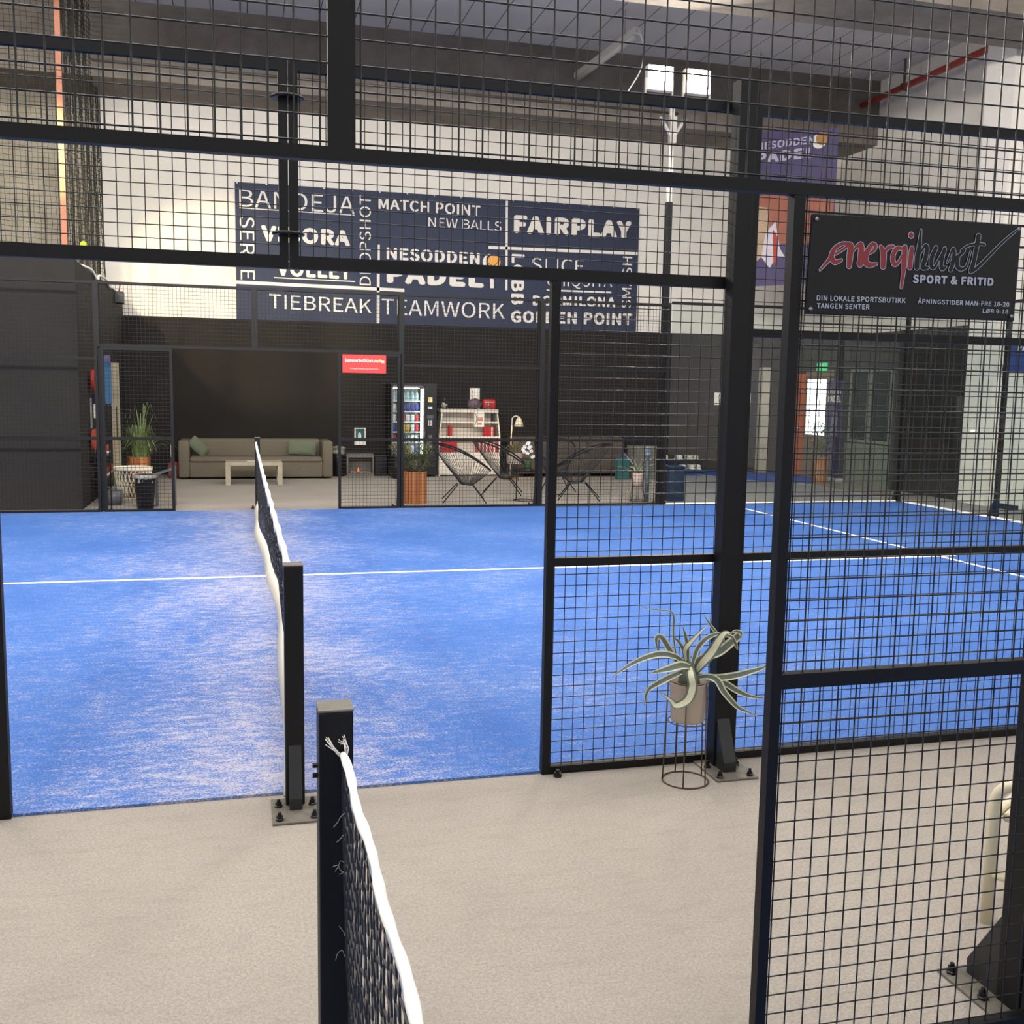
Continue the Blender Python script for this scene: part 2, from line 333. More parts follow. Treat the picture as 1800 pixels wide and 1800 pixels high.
struct('trim_1', MB().box(-13, 12.6, 14.75, 15.99, 6.75, 8.0), M['concrete'])
struct('trim_2', MB().box(-13, 12.6, 7.9, 9.05, 6.75, 8.0), M['concrete'])
struct('baseboard_right', MB().box(11.1, 11.2, 8.75, 9.2, 0, .07), M['dark2'])
# grey curtain folds, and an upright imitating a reflection, at the dark wall's right end
mb = MB()
for k in range(12): mb.cyl((9.95+.055*k, 15.9, .02), (9.95+.055*k, 15.9, 2.75), .035, n=8)
o = link('wall_curtain', mb, mat('charcoal_curtain', '#33333a', .9, noise=(5, .15)), None, True); tag(o, 'charcoal curtain in folds hanging at the right end of the dark back wall', 'curtain')
t = thing('reflection_upright', 'plain grey upright standing in for a reflection in front of the charcoal curtain', 'column', (10.62, 15.7, 0)); link('shaft', MB().box(-.09, .09, -.09, .09, 0, 2.25), M['concrete_l'], t); link('base_plate', MB().box(-.13, .13, -.13, .13, 0, .02), M['trim'], t)

# ------------------------------------------------------------------ courts
TZ = .012
t = thing('court_turf', 'bright blue artificial turf of the court with worn sandy strip along its net', 'turf', (0, 5, 0))
link('turf', MB().box(-10, 10, -5, 5, .001, TZ), M['turf'], t)
def line(x0, x1, y0, y1): link('court_line', MB().box(x0, x1, y0, y1, TZ, TZ+.002), M['line'], t)
line(-7.15, 7.15, -.025, .025); line(6.925, 6.975, -5, 5); line(-6.975, -6.925, -5, 5)
t = thing('court_turf', 'blue artificial turf corner of the near court, at the bottom right', 'turf', (0, -7.06, 0))
link('turf', MB().box(-10, 10, -5, 5, .001, TZ), M['turf'], t)

# ------------------------------------------------------------------ steel mesh fences
def frame(mb, x0, x1, z0, z1, y, w, d, top=True, wb=None):
    mb.box(x0, x0+w, y-d/2, y+d/2, z0, z1); mb.box(x1-w, x1, y-d/2, y+d/2, z0, z1)
    mb.box(x0+w, x1-w, y-d/2, y+d/2, z0, z0+(wb or w))
    if top: mb.box(x0+w, x1-w, y-d/2, y+d/2, z1-w, z1)
def panel(x0, x1, z0, z1, y, label, group, rails=(), w=.035, d=.035, pitch=.05, r=.002, top=True, wb=None):
    cx = (x0+x1)/2
    t = thing('mesh_fence_panel', label, 'fence panel', (cx, y, z0), group=group)
    mb = MB(); frame(mb, x0, x1, z0, z1, y, w, d, top, wb); link('frame', mb, M['black'], t, world=True)
    for zr in rails: link('rail', MB().box(x0+w, x1-w, y-d/2, y+d/2, zr-.018, zr+.018), M['black'], t, world=True)
    mb = MB(); x = x0+w*.5+pitch*.5
    while x < x1-w*.6: mb.tube([(x, y-r, z0+w*.4), (x, y-r, z1-w*.4 if top else z1+.006)], r, 5, caps=False); x += pitch
    z = z0+w*.5+pitch*.5
    while z < z1-w*.6: mb.tube([(x0+w*.4, y+r, z), (x1-w*.4, y+r, z)], r, 6, caps=False); z += pitch
    link('wire_mesh', mb, M['wire'], t, True, world=True)
    return t
def bolt_mb(x, y, z=0, s=1.0):
    mb = MB(); mb.lathe([(.016*s, 0), (.016*s, .006), (.0125*s, .008), (.0125*s, .020), (.007*s, .020), (.007*s, .03), (.0055*s, .032)], (x, y, z), 6); return mb
def post(x, y, h, sd, label, group, wx=.08, wy=.08, plate=.2, gw=.062, gl=.085, gh=.23, name='fence_post', cap=False):
    """square post; base plate, sloped gusset and four bolts on the side sd (-1 towards -y)"""
    t = thing(name, label, 'post', (x, y, 0), group=group)
    link('shaft', MB().box(-wx/2, wx/2, -wy/2, wy/2, .01, h), M['black'], t, bevel=.004)
    y0, y1 = sorted((-sd*(wy/2+.005), sd*(wy/2+.165)))
    link('base_plate', MB().box(-plate/2, plate/2, y0, y1, 0, .01), M['plate'], t, bevel=.002)
    f = sd*wy/2
    mb = MB().prism([(f, .01), (f+sd*gl, .01), (f+sd*gl, .055), (f, gh)], 'x', -gw/2, gw/2); link('gusset', mb, M['gusset'], t, bevel=.002)
    for bx in (-1, 1):
        for by in (.025, .135): link('bolt', bolt_mb(bx*(plate/2-.028), sd*(wy/2+by) - sd*.02*(by < .1), .01), M['bolt'], t)
    if cap: link('cap', MB().box(-wx/2-.001, wx/2+.001, -wy/2-.001, wy/2+.001, h, h+.006), mat('dusty_cap', '#6b665e', .5, noise=(30, .2)), t, bevel=.002)
    return t
def clip(parent_t, x, y, z):
    link('spacer_disc', MB().lathe([(.001, 0), (.06, 0), (.064, .006), (.06, .012), (.001, .012)], (x, y, z), 24), M['bolt'], parent_t, world=True)

# fence of the court in view, near side (y = 0)
gB = 'mesh panels of the fence along the near side of the blue court'
a = panel(-1.97, -.002, 2.142, 2.92, 0, 'mesh panel over the opening, left of the slim middle post of the second fence', gB, wb=.05)
b = panel(.002, 1.97, 2.142, 2.92, 0, 'mesh panel over the opening, right of the slim middle post of the second fence', gB, wb=.05)
for z in (2.27, 2.78): clip(a, -.002, 0, z)
panel(-1.93, -1.075, 0, 2.14, 0, 'low mesh panel whose edge shows at the left rim, bounding the opening', gB, (.95,), .04, .04, top=False)
panel(1.072, 1.95, 0, 2.14, 0, 'low mesh panel with the potted agave in front of it', gB, (.95,), .035, .04, top=False)
panel(1.97, 4.0, 0, 2.92, 0, 'tall mesh panel right of the thick post, behind the black shop sign', gB, (.95, 1.955), .035, .04)
panel(4.0, 6.0, 0, 2.92, 0, 'tall mesh panel of the second fence at the right rim of the view', gB, (.95, 1.955), .035, .04)
gP = 'thick posts of the fence along the near side of the blue court'
post(1.895, -.065, 3.0, -1, 'thick black fence post with bolted base plate beside the potted agave', gP)
# loose anchor bolt at the foot of the opening's right jamb
tag(link('anchor_bolt', bolt_mb(1.135, -.05, 0, 1.25), M['bolt']), 'black anchor bolt in the floor at the foot of the opening jamb', 'bolt')

# far side of the same court (y = 10.05)
gF = 'mesh panels of the fence along the far side of the blue court'
FY = 10.05
panel(-1.97, -.002, 2.15, 2.98, FY, 'far mesh panel over the far opening, left half, in front of the word TIEBREAK', gF)
panel(.002, 1.97, 2.15, 2.98, FY, 'far mesh panel over the far opening, right half, above the red sign', gF)
panel(-1.93, -1.05, 0, 2.148, FY, 'far mesh panel in front of the grass plant and navy bin', gF, (.97,))
panel(1.1, 1.95, 0, 2.148, FY, 'far mesh panel carrying the coral red sign', gF, (.97,))
panel(1.97, 4.0, 0, 2.98, FY, 'far mesh panel in front of the vending machine and bookshelf', gF, (.97, 2.0))
panel(4.0, 5.95, 0, 2.98, FY, 'far mesh panel in front of the lounge chairs and agave', gF, (.97, 2.0))
panel(-4.0, -1.97, 0, 2.98, FY, 'far mesh panel in front of the dark partition on the left', gF, (.97, 2.0))
gQ = 'posts of the fence along the far side of the blue court'
for x, l in ((-1.95, 'far fence post beside the blue pennant and grass plant'), (1.96, 'far fence post in front of the vending machine'), (3.98, 'far fence post between bookshelf and orchid table')):
    post(x, FY+.05, 3.0, 1, l, gQ, .07, .07)
t = post(5.95, FY+.05, 3.0, 1, 'far fence post where mesh ends and glass panes begin', gQ, .07, .07)

# near court's own fence (y = -2.045)
AY = -2.045
gA = 'mesh panels of the nearest fence'
a = panel(-1.97, .0105, 2.133, 2.93, AY, 'nearest mesh panel across the top left of the view', gA, (), .027, .025)
b = panel(.0105, 1.97, 2.133, 2.93, AY, 'nearest mesh panel across the top right of the view', gA, (), .027, .025)
panel(1.015, 1.86, .012, 2.131, AY, 'nearest mesh panel holding the black shop sign', gA, (1.008,), .028, .03, top=False)
post(1.885, AY+.075, 3.0, 1, 'thick black post with gusset at the lower right corner', gA.replace('mesh panels', 'posts'), .09, .09, .22, .075, .13, .26)

# ------------------------------------------------------------------ glass end of the court
gG = 'glass panes at the right end of the blue court'
def pane(x0, x1, y0, y1, label):
    t = thing('glass_wall_panel', label, 'glass wall panel', ((x0+x1)/2, (y0+y1)/2, 0), group=gG)
    link('pane', MB().box(x0, x1, y0, y1, .03, 2.98), M['glass'], t, world=True)
    link('bottom_strip', MB().box(x0-.004, x1+.004, y0-.004, y1+.004, .0, .03), M['tape'], t, world=True)  # whitish strip along the foot of the pane
    e = .012
    link('top_rail', MB().box(x0-e, x1+e, y0-e, y1+e, 2.98, 3.02), M['black'], t, world=True)
    return t
pane(6.0, 7.97, FY-.006, FY+.006, 'clear glass pane beside the navy bin behind the court')
pane(8.03, 9.97, FY-.006, FY+.006, 'clear glass pane in front of the orange door and bright window')
pane(10.044, 10.056, 8.04, 9.97, 'clear end pane in front of the dark wall and cream pilaster')
pane(10.044, 10.056, 6.04, 7.96, 'clear end pane at the right rim in front of the white wall')
for x, y, l in ((8.0, FY+.06, 'slim black post between the two far glass panes'), (10.06, FY+.06, 'black corner post where the far and end glass walls meet'), (10.16, 8.0, 'black post between the two end glass panes by the right rim')):
    post(x, y, 3.02, 1, l, 'posts holding the glass panes', .06, .06, .16)

# ------------------------------------------------------------------ nets
def hemx(y):
    return .045*math.sin(2*PI*(y+.9)/9.4-1.35)+.012*math.sin(y*2.3)
def padel_net(t, y0, y1, top, bot, hx, pitch, r, x0=0.0, seg=7, jit=.004):
    n = int((y1-y0)/pitch); mb = MB(); rnd = random.Random(3)
    def X(y, u): return x0 + hx(y)*(1-u)**1.6
    rows = int((.86)/pitch)
    for i in range(n+1):
        y = y0+(y1-y0)*i/n; pts = []
        for k in range(rows+1):
            u = k/rows; pts.append((X(y, u)+rnd.uniform(-1, 1)*jit, y+(-1)**k*pitch*.06, bot(y)+(top(y)-bot(y))*u))
        mb.tube(pts, r, 4, caps=False)
    for k in range(1, rows):
        u = k/rows; pts = []
        for i in range(n+1):
            y = y0+(y1-y0)*i/n; pts.append((X(y, u)+rnd.uniform(-1, 1)*jit, y, bot(y)+(top(y)-bot(y))*u+(-1)**i*pitch*.06))
        mb.tube(pts, r, 4, caps=False)
    link('mesh', mb, M['cord'], t, True, world=True)
def band(fn, y0, y1, n):
    """closed strip along y from a cross-section function fn(y) -> list of (x, z)"""
    mb = MB(); P = []
    for i in range(n+1):
        y = y0+(y1-y0)*i/n; P.append([(x, y, z) for x, z in fn(y)])
    m = len(P[0]); vs = [v for p in P for v in p]; fs = []
    for i in range(n):
        for k in range(m): fs.append((i*m+k, i*m+(k+1) % m, (i+1)*m+(k+1) % m, (i+1)*m+k))
    fs.append(tuple(reversed(range(m)))); fs.append(tuple(range(n*m, (n+1)*m))); mb.add(vs, fs); return mb
def nettop(y): return .885+.035*((y-5)/5)**2
t = thing('court_net', 'black net with white top tape across the worn middle of the blue court', 'net', (0, 5, 0))
padel_net(t, -.07, 10.05, nettop, lambda y: .115, lambda y: hemx(y)+.04, .045, .0019)
rt = random.Random(5)
def tape(y):
    z = nettop(y); d = .038+.008*math.sin(y*31)+.006*math.sin(y*13.7)+.012*max(0, math.sin(y*4.1)); wv = .003*math.sin(y*9)
    return [(-.011+wv, z-d), (-.012+wv, z+.002), (-.005+wv, z+.011), (.005+wv, z+.011), (.012+wv, z+.002), (.011+wv, z-d*.9)]
link('top_tape', band(tape, -.075, 10.06, 420), M['tape'], t, True, world=True)
def hem(y):
    x = hemx(y); wob = .008*math.sin(y*1.7); xt = hemx(y)+.036+wob*.5; return [(x-.012, .014), (xt-.006, .10), (xt-.004, .135), (xt+.003, .135), (xt+.001, .10), (x-.004, .014)]
link('bottom_hem', band(hem, -.06, 10.0, 160), M['hem'], t, True, world=True)
gN = 'net posts'
post(0, -.105, .985, -1, 'black net post with base plate at the near edge of the blue court', gN, .075, .075, .19, .05, .05, .26, 'net_post', True)
post(.02, 10.16, .985, 1, 'black net post at the far side of the blue court', gN, .07, .07, .19, .05, .05, .26, 'net_post', True)
# the near court's net
p = post(0, -1.965, .985, 1, 'black net post in the middle foreground, nearest to the viewer', gN, .075, .075, .19, .05, .05, .26, 'net_post', True)
for z in (.855, .832): link('bolt', MB().tube([(-.036, .0, z), (-.049, .0, z)], .006, 6), M['bolt'], p)
t = thing('court_net', 'near court net running towards the viewer, white cord along its top', 'net', (0, -5, 0))
def topA(y): return .895-.012*min(1, (-2-y)/3.0)
def waveA(y): return .012*math.sin(y*2.1)+.01
padel_net(t, -6.6, -2.012, topA, lambda y: .05, waveA, .042, .0026, .012, jit=.0015)
def tapeA(y):
    z = topA(y); r = .0088+.0010*math.sin(y*23)+.0008*math.sin(y*57); wv = .014+.0025*math.sin(y*17)
    pts = [(wv+r*math.cos(a), z+r*math.sin(a)) for a in [PI*1.35-2*PI*.85*k/9 for k in range(10)]]
    d = .017+.006*math.sin(y*19)+.004*math.sin(y*47)
    return [(wv-.006, z-d)]+pts+[(wv+.004, z-d*.8)]
link('top_tape', band(tapeA, -6.6, -2.02, 420), M['tape'], t, True, world=True)
mb = MB(); rr = random.Random(11)
for k in range(16):
    a = rr.uniform(0, 2*PI); mb.tube([(.014+.008*math.cos(a), -2.022, .895+.008*math.sin(a)), (.014-.004+.016*math.cos(a), -2.012, .905+.012*math.sin(a)), (.004+.02*math.cos(a)-.008, -2.008, .915+.022*rr.random())], .0009, 4)
link('frayed_end', mb, M['tape'], t, True, world=True)
mb = MB()
for k in range(9):
    z = rr.uniform(.1, .8); y = -2.03-rr.uniform(0, .04); l = rr.uniform(.008, .034); P = [Vector((.012, y, z))]
    for q in range(3): P.append(P[-1]+Vector((-l*rr.uniform(.15, .55), rr.uniform(-.006, .004), rr.uniform(-.016, .014))))
    mb.tube(spline(P, 5), .0008, 4)
link('loose_thread', mb, mat('grey_thread', '#8e8a84', .8, noise=(40, .1)), t, True, world=True)

# ------------------------------------------------------------------ lettering
from mathutils.geometry import interpolate_bezier, tessellate_polygon
FONT = None
try:
    import os
    FONT = bpy.data.fonts.load(os.path.join(bpy.utils.system_resource('DATAFILES', path='fonts'), 'Noto Sans CJK Regular.woff2'))
except Exception:
    FONT = None
def text_geo(s, bold):
    d = bpy.data.curves.new('lettering', 'FONT'); d.body = s; d.font = FONT or d.font; d.size = 1; d.extrude = 0; d.resolution_u = 4; d.space_character = 1.0 + .03*max(0, bold)
    o = bpy.data.objects.new('lettering', d); COL.objects.link(o); dg = bpy.context.evaluated_depsgraph_get(); dg.update()
    cu = o.evaluated_get(dg).to_curve(dg); loops = []
    for sp in cu.splines:
        pts = []
        if sp.type == 'BEZIER':
            bp = sp.bezier_points
            for a, b in zip(bp, list(bp[1:])+[bp[0]]):
                straight = (a.handle_right-a.co).length < 1e-6 and (b.handle_left-b.co).length < 1e-6
                pts += interpolate_bezier(a.co, a.handle_right, b.handle_left, b.co, 2 if straight else 5)[:-1]
        else: pts = [p.co.to_3d() for p in sp.points]
        pts = [p for k, p in enumerate(pts) if (p-pts[k-1]).length > 1e-6]
        if len(pts) > 2: loops.append((sum(pts[k-1].x*p.y-p.x*pts[k-1].y for k, p in enumerate(pts))/2, pts))
    o.to_curve_clear() if hasattr(o, 'to_curve_clear') else None
    bpy.data.objects.remove(o); bpy.data.curves.remove(d)
    sg = max(loops, key=lambda l: abs(l[0]))[0]
    outs = [l for l in loops if l[0]*sg > 0]; holes = [l for l in loops if l[0]*sg < 0]; vs = []; fs = []
    def inside(p, poly):
        r = False
        for k, q in enumerate(poly):
            e = poly[k-1]
            if (q.y > p.y) != (e.y > p.y) and p.x < (e.x-q.x)*(p.y-q.y)/(e.y-q.y)+q.x: r = not r
        return r
    for k, (ar, out) in enumerate(outs):      # overlapping strokes of a glyph each keep their own layer
        grp = [out]+[h for _, h in holes if inside(h[0], out)]; b = len(vs)
        for lp in grp: vs += [Vector((p.x, p.y, (k % 4)*.0016)) for p in lp]
        fs += [tuple(b+q for q in f) for f in tessellate_polygon(grp)]
    x0 = min(v.x for v in vs); x1 = max(v.x for v in vs); y0 = min(v.y for v in vs); y1 = max(v.y for v in vs)
    e = .0105*max(0, bold); W, H = x1-x0+2*e, y1-y0+2*e
    return [[((v.x-x0+e+a*e)/W, (v.y-y0+e+b*e)/H, v.z) for v in vs] for a, b in ([(0, 0)] if e == 0 else [(0, 0), (1, 0), (-1, 0), (0, 1), (0, -1), (.7, .7), (-.7, .7), (.7, -.7), (-.7, -.7)])], fs
def put_text(mb, s, fn, bold=0):
    """fn maps unit (u, v) to a 3D point"""
    lays, fs = text_geo(s, bold); o = Vector(fn(0, 0)); sz = min((Vector(fn(1, 0))-o).length, (Vector(fn(0, 1))-o).length); n = (Vector(fn(1, 0))-o).cross(Vector(fn(0, 1))-o).normalized()
    for k, uv in enumerate(lays): mb.add([Vector(fn(u, v))+n*(k*sz*.0064*.6+dz*sz*.6) for u, v, dz in uv], fs)
def flat_bar(mb, x0, z0, x1, z1, w, y):
    dx, dz = x1-x0, z1-z0; L = math.hypot(dx, dz); nx, nz = -dz/L*w/2, dx/L*w/2
    mb.add([(x0-nx, y, z0-nz), (x1-nx, y, z1-nz), (x1+nx, y, z1+nz), (x0+nx, y, z0+nz)], [(0, 1, 2, 3)])
def disc(mb, cx, cz, r, y, n=24, a0=0, a1=2*PI):
    mb.add([(cx+r*math.cos(a0+(a1-a0)*k/n), y, cz+r*math.sin(a0+(a1-a0)*k/n)) for k in range(n)], [tuple(range(n))])

BANNER_WORDS=[
 ('BANDEJA',-0.162,4.976,1.959,4.963,0.320,0),
 ('VIBORA',0.222,4.366,1.874,4.357,0.300,2),
 ('VOLLEY',0.499,3.748,1.896,3.730,0.308,1.6),
 ('TIEBREAK',0.353,3.144,2.289,3.110,0.263,0),
 ('TEAMWORK',2.480,3.097,4.952,3.090,0.309,0),
 ('MATCH POINT',2.417,5.088,4.420,5.065,0.207,1),
 ('NEW BALLS',3.389,4.802,4.852,4.802,0.189,-1),
 ('NESODDEN',2.576,4.150,4.419,4.132,0.232,1.6),
 ('PADEL',2.577,3.704,4.507,3.686,0.367,2.4),
 ('FAIRPLAY',5.107,4.784,7.596,4.799,0.350,2.4),
 ('SLICE',5.487,4.045,6.597,4.056,0.285,-1),
 ('CHIQUITA',5.825,3.735,7.214,3.771,0.237,-1),
 ('DORMILONA',5.527,3.377,7.300,3.406,0.208,1.6),
 ('GOLDEN POINT',5.077,3.024,7.672,3.051,0.245,1.6),
]
BANNER_VERT=[
 ('SERVE',-0.161,0.102,3.654,4.801,-1,0),
 ('DROPSHOT',2.054,2.272,3.641,5.322,1,-1),
 ('LOBB',5.068,5.342,3.381,4.378,-1,1.6),
 ('SMASH',7.430,7.637,3.402,4.441,1,-1),
]
BANNER_BARS=[
 (-0.246,3.599,2.923,3.576,0.062),
 (2.417,4.421,2.411,2.928,0.054),
 (4.954,5.398,4.974,3.663,0.045),
 (4.594,4.478,7.750,4.513,0.059),
 (-0.162,4.955,1.959,4.944,0.017),
 (0.446,3.713,1.968,3.702,0.020),
 (5.812,3.697,7.199,3.706,0.032),
]
LOGO_RED=[
 ([(1.0790,1.9676),(1.0925,1.9821),(1.1068,1.9975)],[0.0015,0.0030,0.0050]),
 ([(1.1165,2.0053),(1.1362,2.0166),(1.1475,2.0275),(1.1321,2.0282),(1.1141,2.0170),(1.1067,1.9990),(1.1159,1.9869),(1.1326,1.9921)],[0.0025,0.0025,0.0033,0.0037,0.0046,0.0063,0.0055,0.0025]),
 ([(1.1440,2.0288),(1.1545,2.0249),(1.1540,2.0057),(1.1530,1.9798)],[0.0033,0.0067,0.0075,0.0055]),
 ([(1.1572,2.0088),(1.1699,2.0242),(1.1808,2.0284),(1.1821,2.0085),(1.1810,1.9863)],[0.0020,0.0033,0.0059,0.0075,0.0075]),
 ([(1.1792,1.9862),(1.1949,2.0107),(1.2091,2.0306),(1.2180,2.0281),(1.2160,2.0191),(1.2052,2.0112)],[0.0050,0.0059,0.0042,0.0046,0.0033,0.0022]),
 ([(1.1966,2.0107),(1.1943,1.9928),(1.2053,1.9844),(1.2250,1.9883)],[0.0059,0.0075,0.0059,0.0020]),
 ([(1.2319,2.0273),(1.2398,2.0129),(1.2410,1.9831)],[0.0033,0.0075,0.0064]),
 ([(1.2416,2.0129),(1.2512,2.0253),(1.2649,2.0290)],[0.0020,0.0042,0.0033]),
 ([(1.2880,2.0257),(1.2740,2.0242),(1.2655,2.0081),(1.2694,1.9904),(1.2798,1.9924),(1.2892,2.0093)],[0.0033,0.0050,0.0054,0.0052,0.0033,0.0022]),
 ([(1.2958,2.0276),(1.2957,1.9916),(1.2950,1.9645),(1.2925,1.9373)],[0.0064,0.0070,0.0042,0.0028]),
 ([(1.3144,2.0270),(1.3131,2.0074),(1.3121,1.9848)],[0.0055,0.0062,0.0059]),
]
LOGO_BLACK=[
 ([(1.3354,2.0700),(1.3331,2.0295),(1.3302,2.0083),(1.3301,1.9857)],[0.0022,0.0055,0.0067,0.0067]),
 ([(1.3367,2.0161),(1.3478,2.0347),(1.3544,2.0305),(1.3517,2.0063),(1.3460,1.9864),(1.3604,1.9855)],[0.0020,0.0033,0.0055,0.0059,0.0059,0.0028]),
 ([(1.3784,2.0317),(1.3693,2.0102),(1.3690,1.9905),(1.3782,1.9879),(1.3955,2.0205)],[0.0050,0.0059,0.0050,0.0033,0.0020]),
 ([(1.4020,2.0299),(1.3964,2.0084),(1.3973,1.9857),(1.4087,1.9893)],[0.0050,0.0055,0.0050,0.0022]),
 ([(1.4115,2.0000),(1.4236,2.0310),(1.4288,2.0221),(1.4262,1.9977),(1.4218,1.9838)],[0.0017,0.0028,0.0050,0.0055,0.0050]),
 ([(1.4223,2.0005),(1.4377,2.0134),(1.4530,2.0264),(1.4563,2.0311)],[0.0033,0.0042,0.0037,0.0025]),
 ([(1.4394,2.0150),(1.4392,1.9937),(1.4508,1.9866),(1.4647,1.9949),(1.4731,2.0274)],[0.0050,0.0059,0.0042,0.0028,0.0018]),
 ([(1.4921,2.0634),(1.4887,2.0373),(1.4839,2.0065),(1.4784,1.9848)],[0.0064,0.0059,0.0055,0.0067]),
 ([(1.4473,2.0291),(1.4647,2.0406),(1.4881,2.0457),(1.5101,2.0460)],[0.0020,0.0025,0.0030,0.0028]),
 ([(1.4768,1.9817),(1.4944,1.9917),(1.5303,2.0256),(1.5647,2.0580),(1.6041,2.0886)],[0.0042,0.0038,0.0033,0.0028,0.0015]),
]
SIGN_WORDS=[
 ('SPORT & FRITID',1.3220,1.9491,1.5432,1.9511,0.0196,2),
 ('DIN LOKALE SPORTSBUTIKK',1.0745,1.8996,1.3065,1.9023,0.0122,1.2),
 ('TANGEN SENTER',1.0756,1.8823,1.2119,1.8845,0.0118,1.2),
 ('ÅPNINGSTIDER MAN-FRE 10-20',1.3388,1.9027,1.5923,1.9043,0.0142,1.2),
 ('LØR 9-18',1.5188,1.8869,1.5909,1.8878,0.0108,1.2),
]
t = thing('wall_banner', 'large navy banner of white padel words on the white back wall', 'banner', (3.76, 15.98, 2.9))
link('cloth', MB().box(-.24, 7.765, 15.972, 15.992, 2.885, 5.42), M['navy'], t, world=True)
mb = MB(); YB = 15.969
for s, xa, za, xb, zb, h, bd in BANNER_WORDS:
    put_text(mb, s, lambda u, v, xa=xa, za=za, xb=xb, zb=zb, h=h: (xa+(xb-xa)*u, YB, za+(zb-za)*u+h*v), bd)
for s, xl, xr, zl, zh, d, bd in BANNER_VERT:
    if d > 0: put_text(mb, s, lambda u, v, a=xl, b=xr, c=zl, e=zh: (b+(a-b)*v, YB, c+(e-c)*u), bd)
    else: put_text(mb, s, lambda u, v, a=xl, b=xr, c=zl, e=zh: (a+(b-a)*v, YB, e+(c-e)*u), bd)
for x0, z0, x1, z1, wd in BANNER_BARS: flat_bar(mb, x0, z0, x1, z1, wd, YB)
link('lettering', mb, M['letter'], t, world=True)
mb = MB(); disc(mb, 4.645, 4.19, .165, YB); flat_bar(mb, 4.66, 4.05, 4.68, 3.69, .075, YB); link('racket_mark', mb, M['letter'], t, world=True)
mb = MB(); disc(mb, 4.715, 4.21, .165, YB-.001); link('mark_gap', mb, M['navy'], t, world=True)
mb = MB(); disc(mb, 4.715, 4.21, .13, YB-.002); link('ball_mark', mb, M['orangeball'], t, world=True)
mb = MB(); mb.tube([(4.715-.12+.24*k/8, YB-.003, 4.18-.07*math.sin(PI*k/8*1.2)+.04*k/8) for k in range(9)], .008, 4); link('seam_mark', mb, M['navy'], t, world=True)
mb = MB()
for k in range(16):
    for z in (2.9, 5.405): disc(mb, -.2+7.93*k/15, z, .014, YB-.001, 8)
link('eyelet', mb, M['steel'], t, world=True)

# black shop sign on the nearest fence
t = thing('shop_sign', 'black sport shop sign with red and white script, bolted on the nearest fence', 'sign', (1.33, -2.07, 1.87))
mb = MB().prism([(1.049, 1.869), (1.611, 1.8715), (1.613, 2.0975), (1.054, 2.0905)], 'y', -2.072, -2.064); link('board', mb, M['sign'], t, world=True, bevel=.002)
YS = -2.0735
LAY = [0.0]
def ribbon(mb, pts, ws, grow, y):
    P = spline([Vector((x, 0, z)) for x, z in pts], 8); L = len(P); Wd = []
    for i in range(L):
        u = i/(L-1)*(len(ws)-1); k = min(int(u), len(ws)-2); Wd.append(ws[k]+(ws[k+1]-ws[k])*(u-k)+grow)
    vs = []
    for i, p in enumerate(P):
        d = (P[min(i+1, L-1)]-P[max(i-1, 0)]).normalized(); n = Vector((-d.z, 0, d.x))*Wd[i]
        vs += [(p.x-n.x, y, p.z-n.z), (p.x+n.x, y, p.z+n.z)]
    LAY[0] += 4e-6; vs = [(a, b-LAY[0], c) for a, b, c in vs]; mb.add(vs, [(2*i, 2*i+2, 2*i+3, 2*i+1) for i in range(L-1)])
    for i in range(0, L, 8): LAY[0] += 4e-6; disc(mb, P[i].x, P[i].z, Wd[i], y-LAY[0], 14)
o_ = MB(); r_ = MB(); k_ = MB()
for p, wv in LOGO_RED: ribbon(o_, p, wv, .0016, YS)
for p, wv in LOGO_RED: ribbon(r_, p, wv, 0, YS)
for p, wv in LOGO_BLACK: ribbon(o_, p, wv, .0013, YS)
for p, wv in LOGO_BLACK: ribbon(k_, p, wv, 0, YS)
disc(o_, 1.3104, 2.0567, .0082, YS); disc(r_, 1.3104, 2.0567, .0062, YS-.0004)
link('logo_outline', o_, M['signwhite'], t, world=True); link('logo_red_script', r_, M['signred'], t, world=True); link('logo_black_script', k_, M['sign'], t, world=True)
mb = MB()
for s, xa, za, xb, zb, h, bd in SIGN_WORDS:
    put_text(mb, s, lambda u, v, xa=xa, za=za, xb=xb, zb=zb, h=h: (xa+(xb-xa)*u, YS, za+(zb-za)*u+h*v), bd)
link('lettering', mb, M['signwhite'], t, world=True)
for x, z in ((1.064, 2.079), (1.602, 2.086), (1.060, 1.880), (1.600, 1.882)):
    link('bolt', MB().tube([(x, -2.072, z), (x, -2.077, z)], .0045, 10), M['steel'], t, True, world=True)

# coral red sign on the far fence
t = thing('hanging_sign', 'coral red sign with white lettering on the far fence panel', 'sign', (1.45, 10.02, 1.88))
link('board', MB().box(1.158, 1.752, 10.012, 10.024, 1.882, 2.128), M['red_sign'], t, world=True)
mb = MB(); put_text(mb, 'Sommerbutikken.no', lambda u, v: (1.188+.46*u, 10.010, 2.026+.052*v), 1.4)
put_text(mb, 'Vi selger badetøy og annet moro', lambda u, v: (1.26+.385*u, 10.010, 1.928+.02*v), .6); link('lettering', mb, M['letter'], t, world=True)
mb = MB(); disc(mb, 1.672, 2.05, .022, 10.010, 12); link('yellow_mark', mb, M['yellowpack'], t, world=True)
mb = MB(); mb.add([(1.69, 10.0095, 2.022), (1.728, 10.0095, 2.022), (1.728, 10.0095, 2.052), (1.69, 10.0095, 2.052)], [(0, 1, 2, 3)]); link('white_mark', mb, M['letter'], t, world=True)

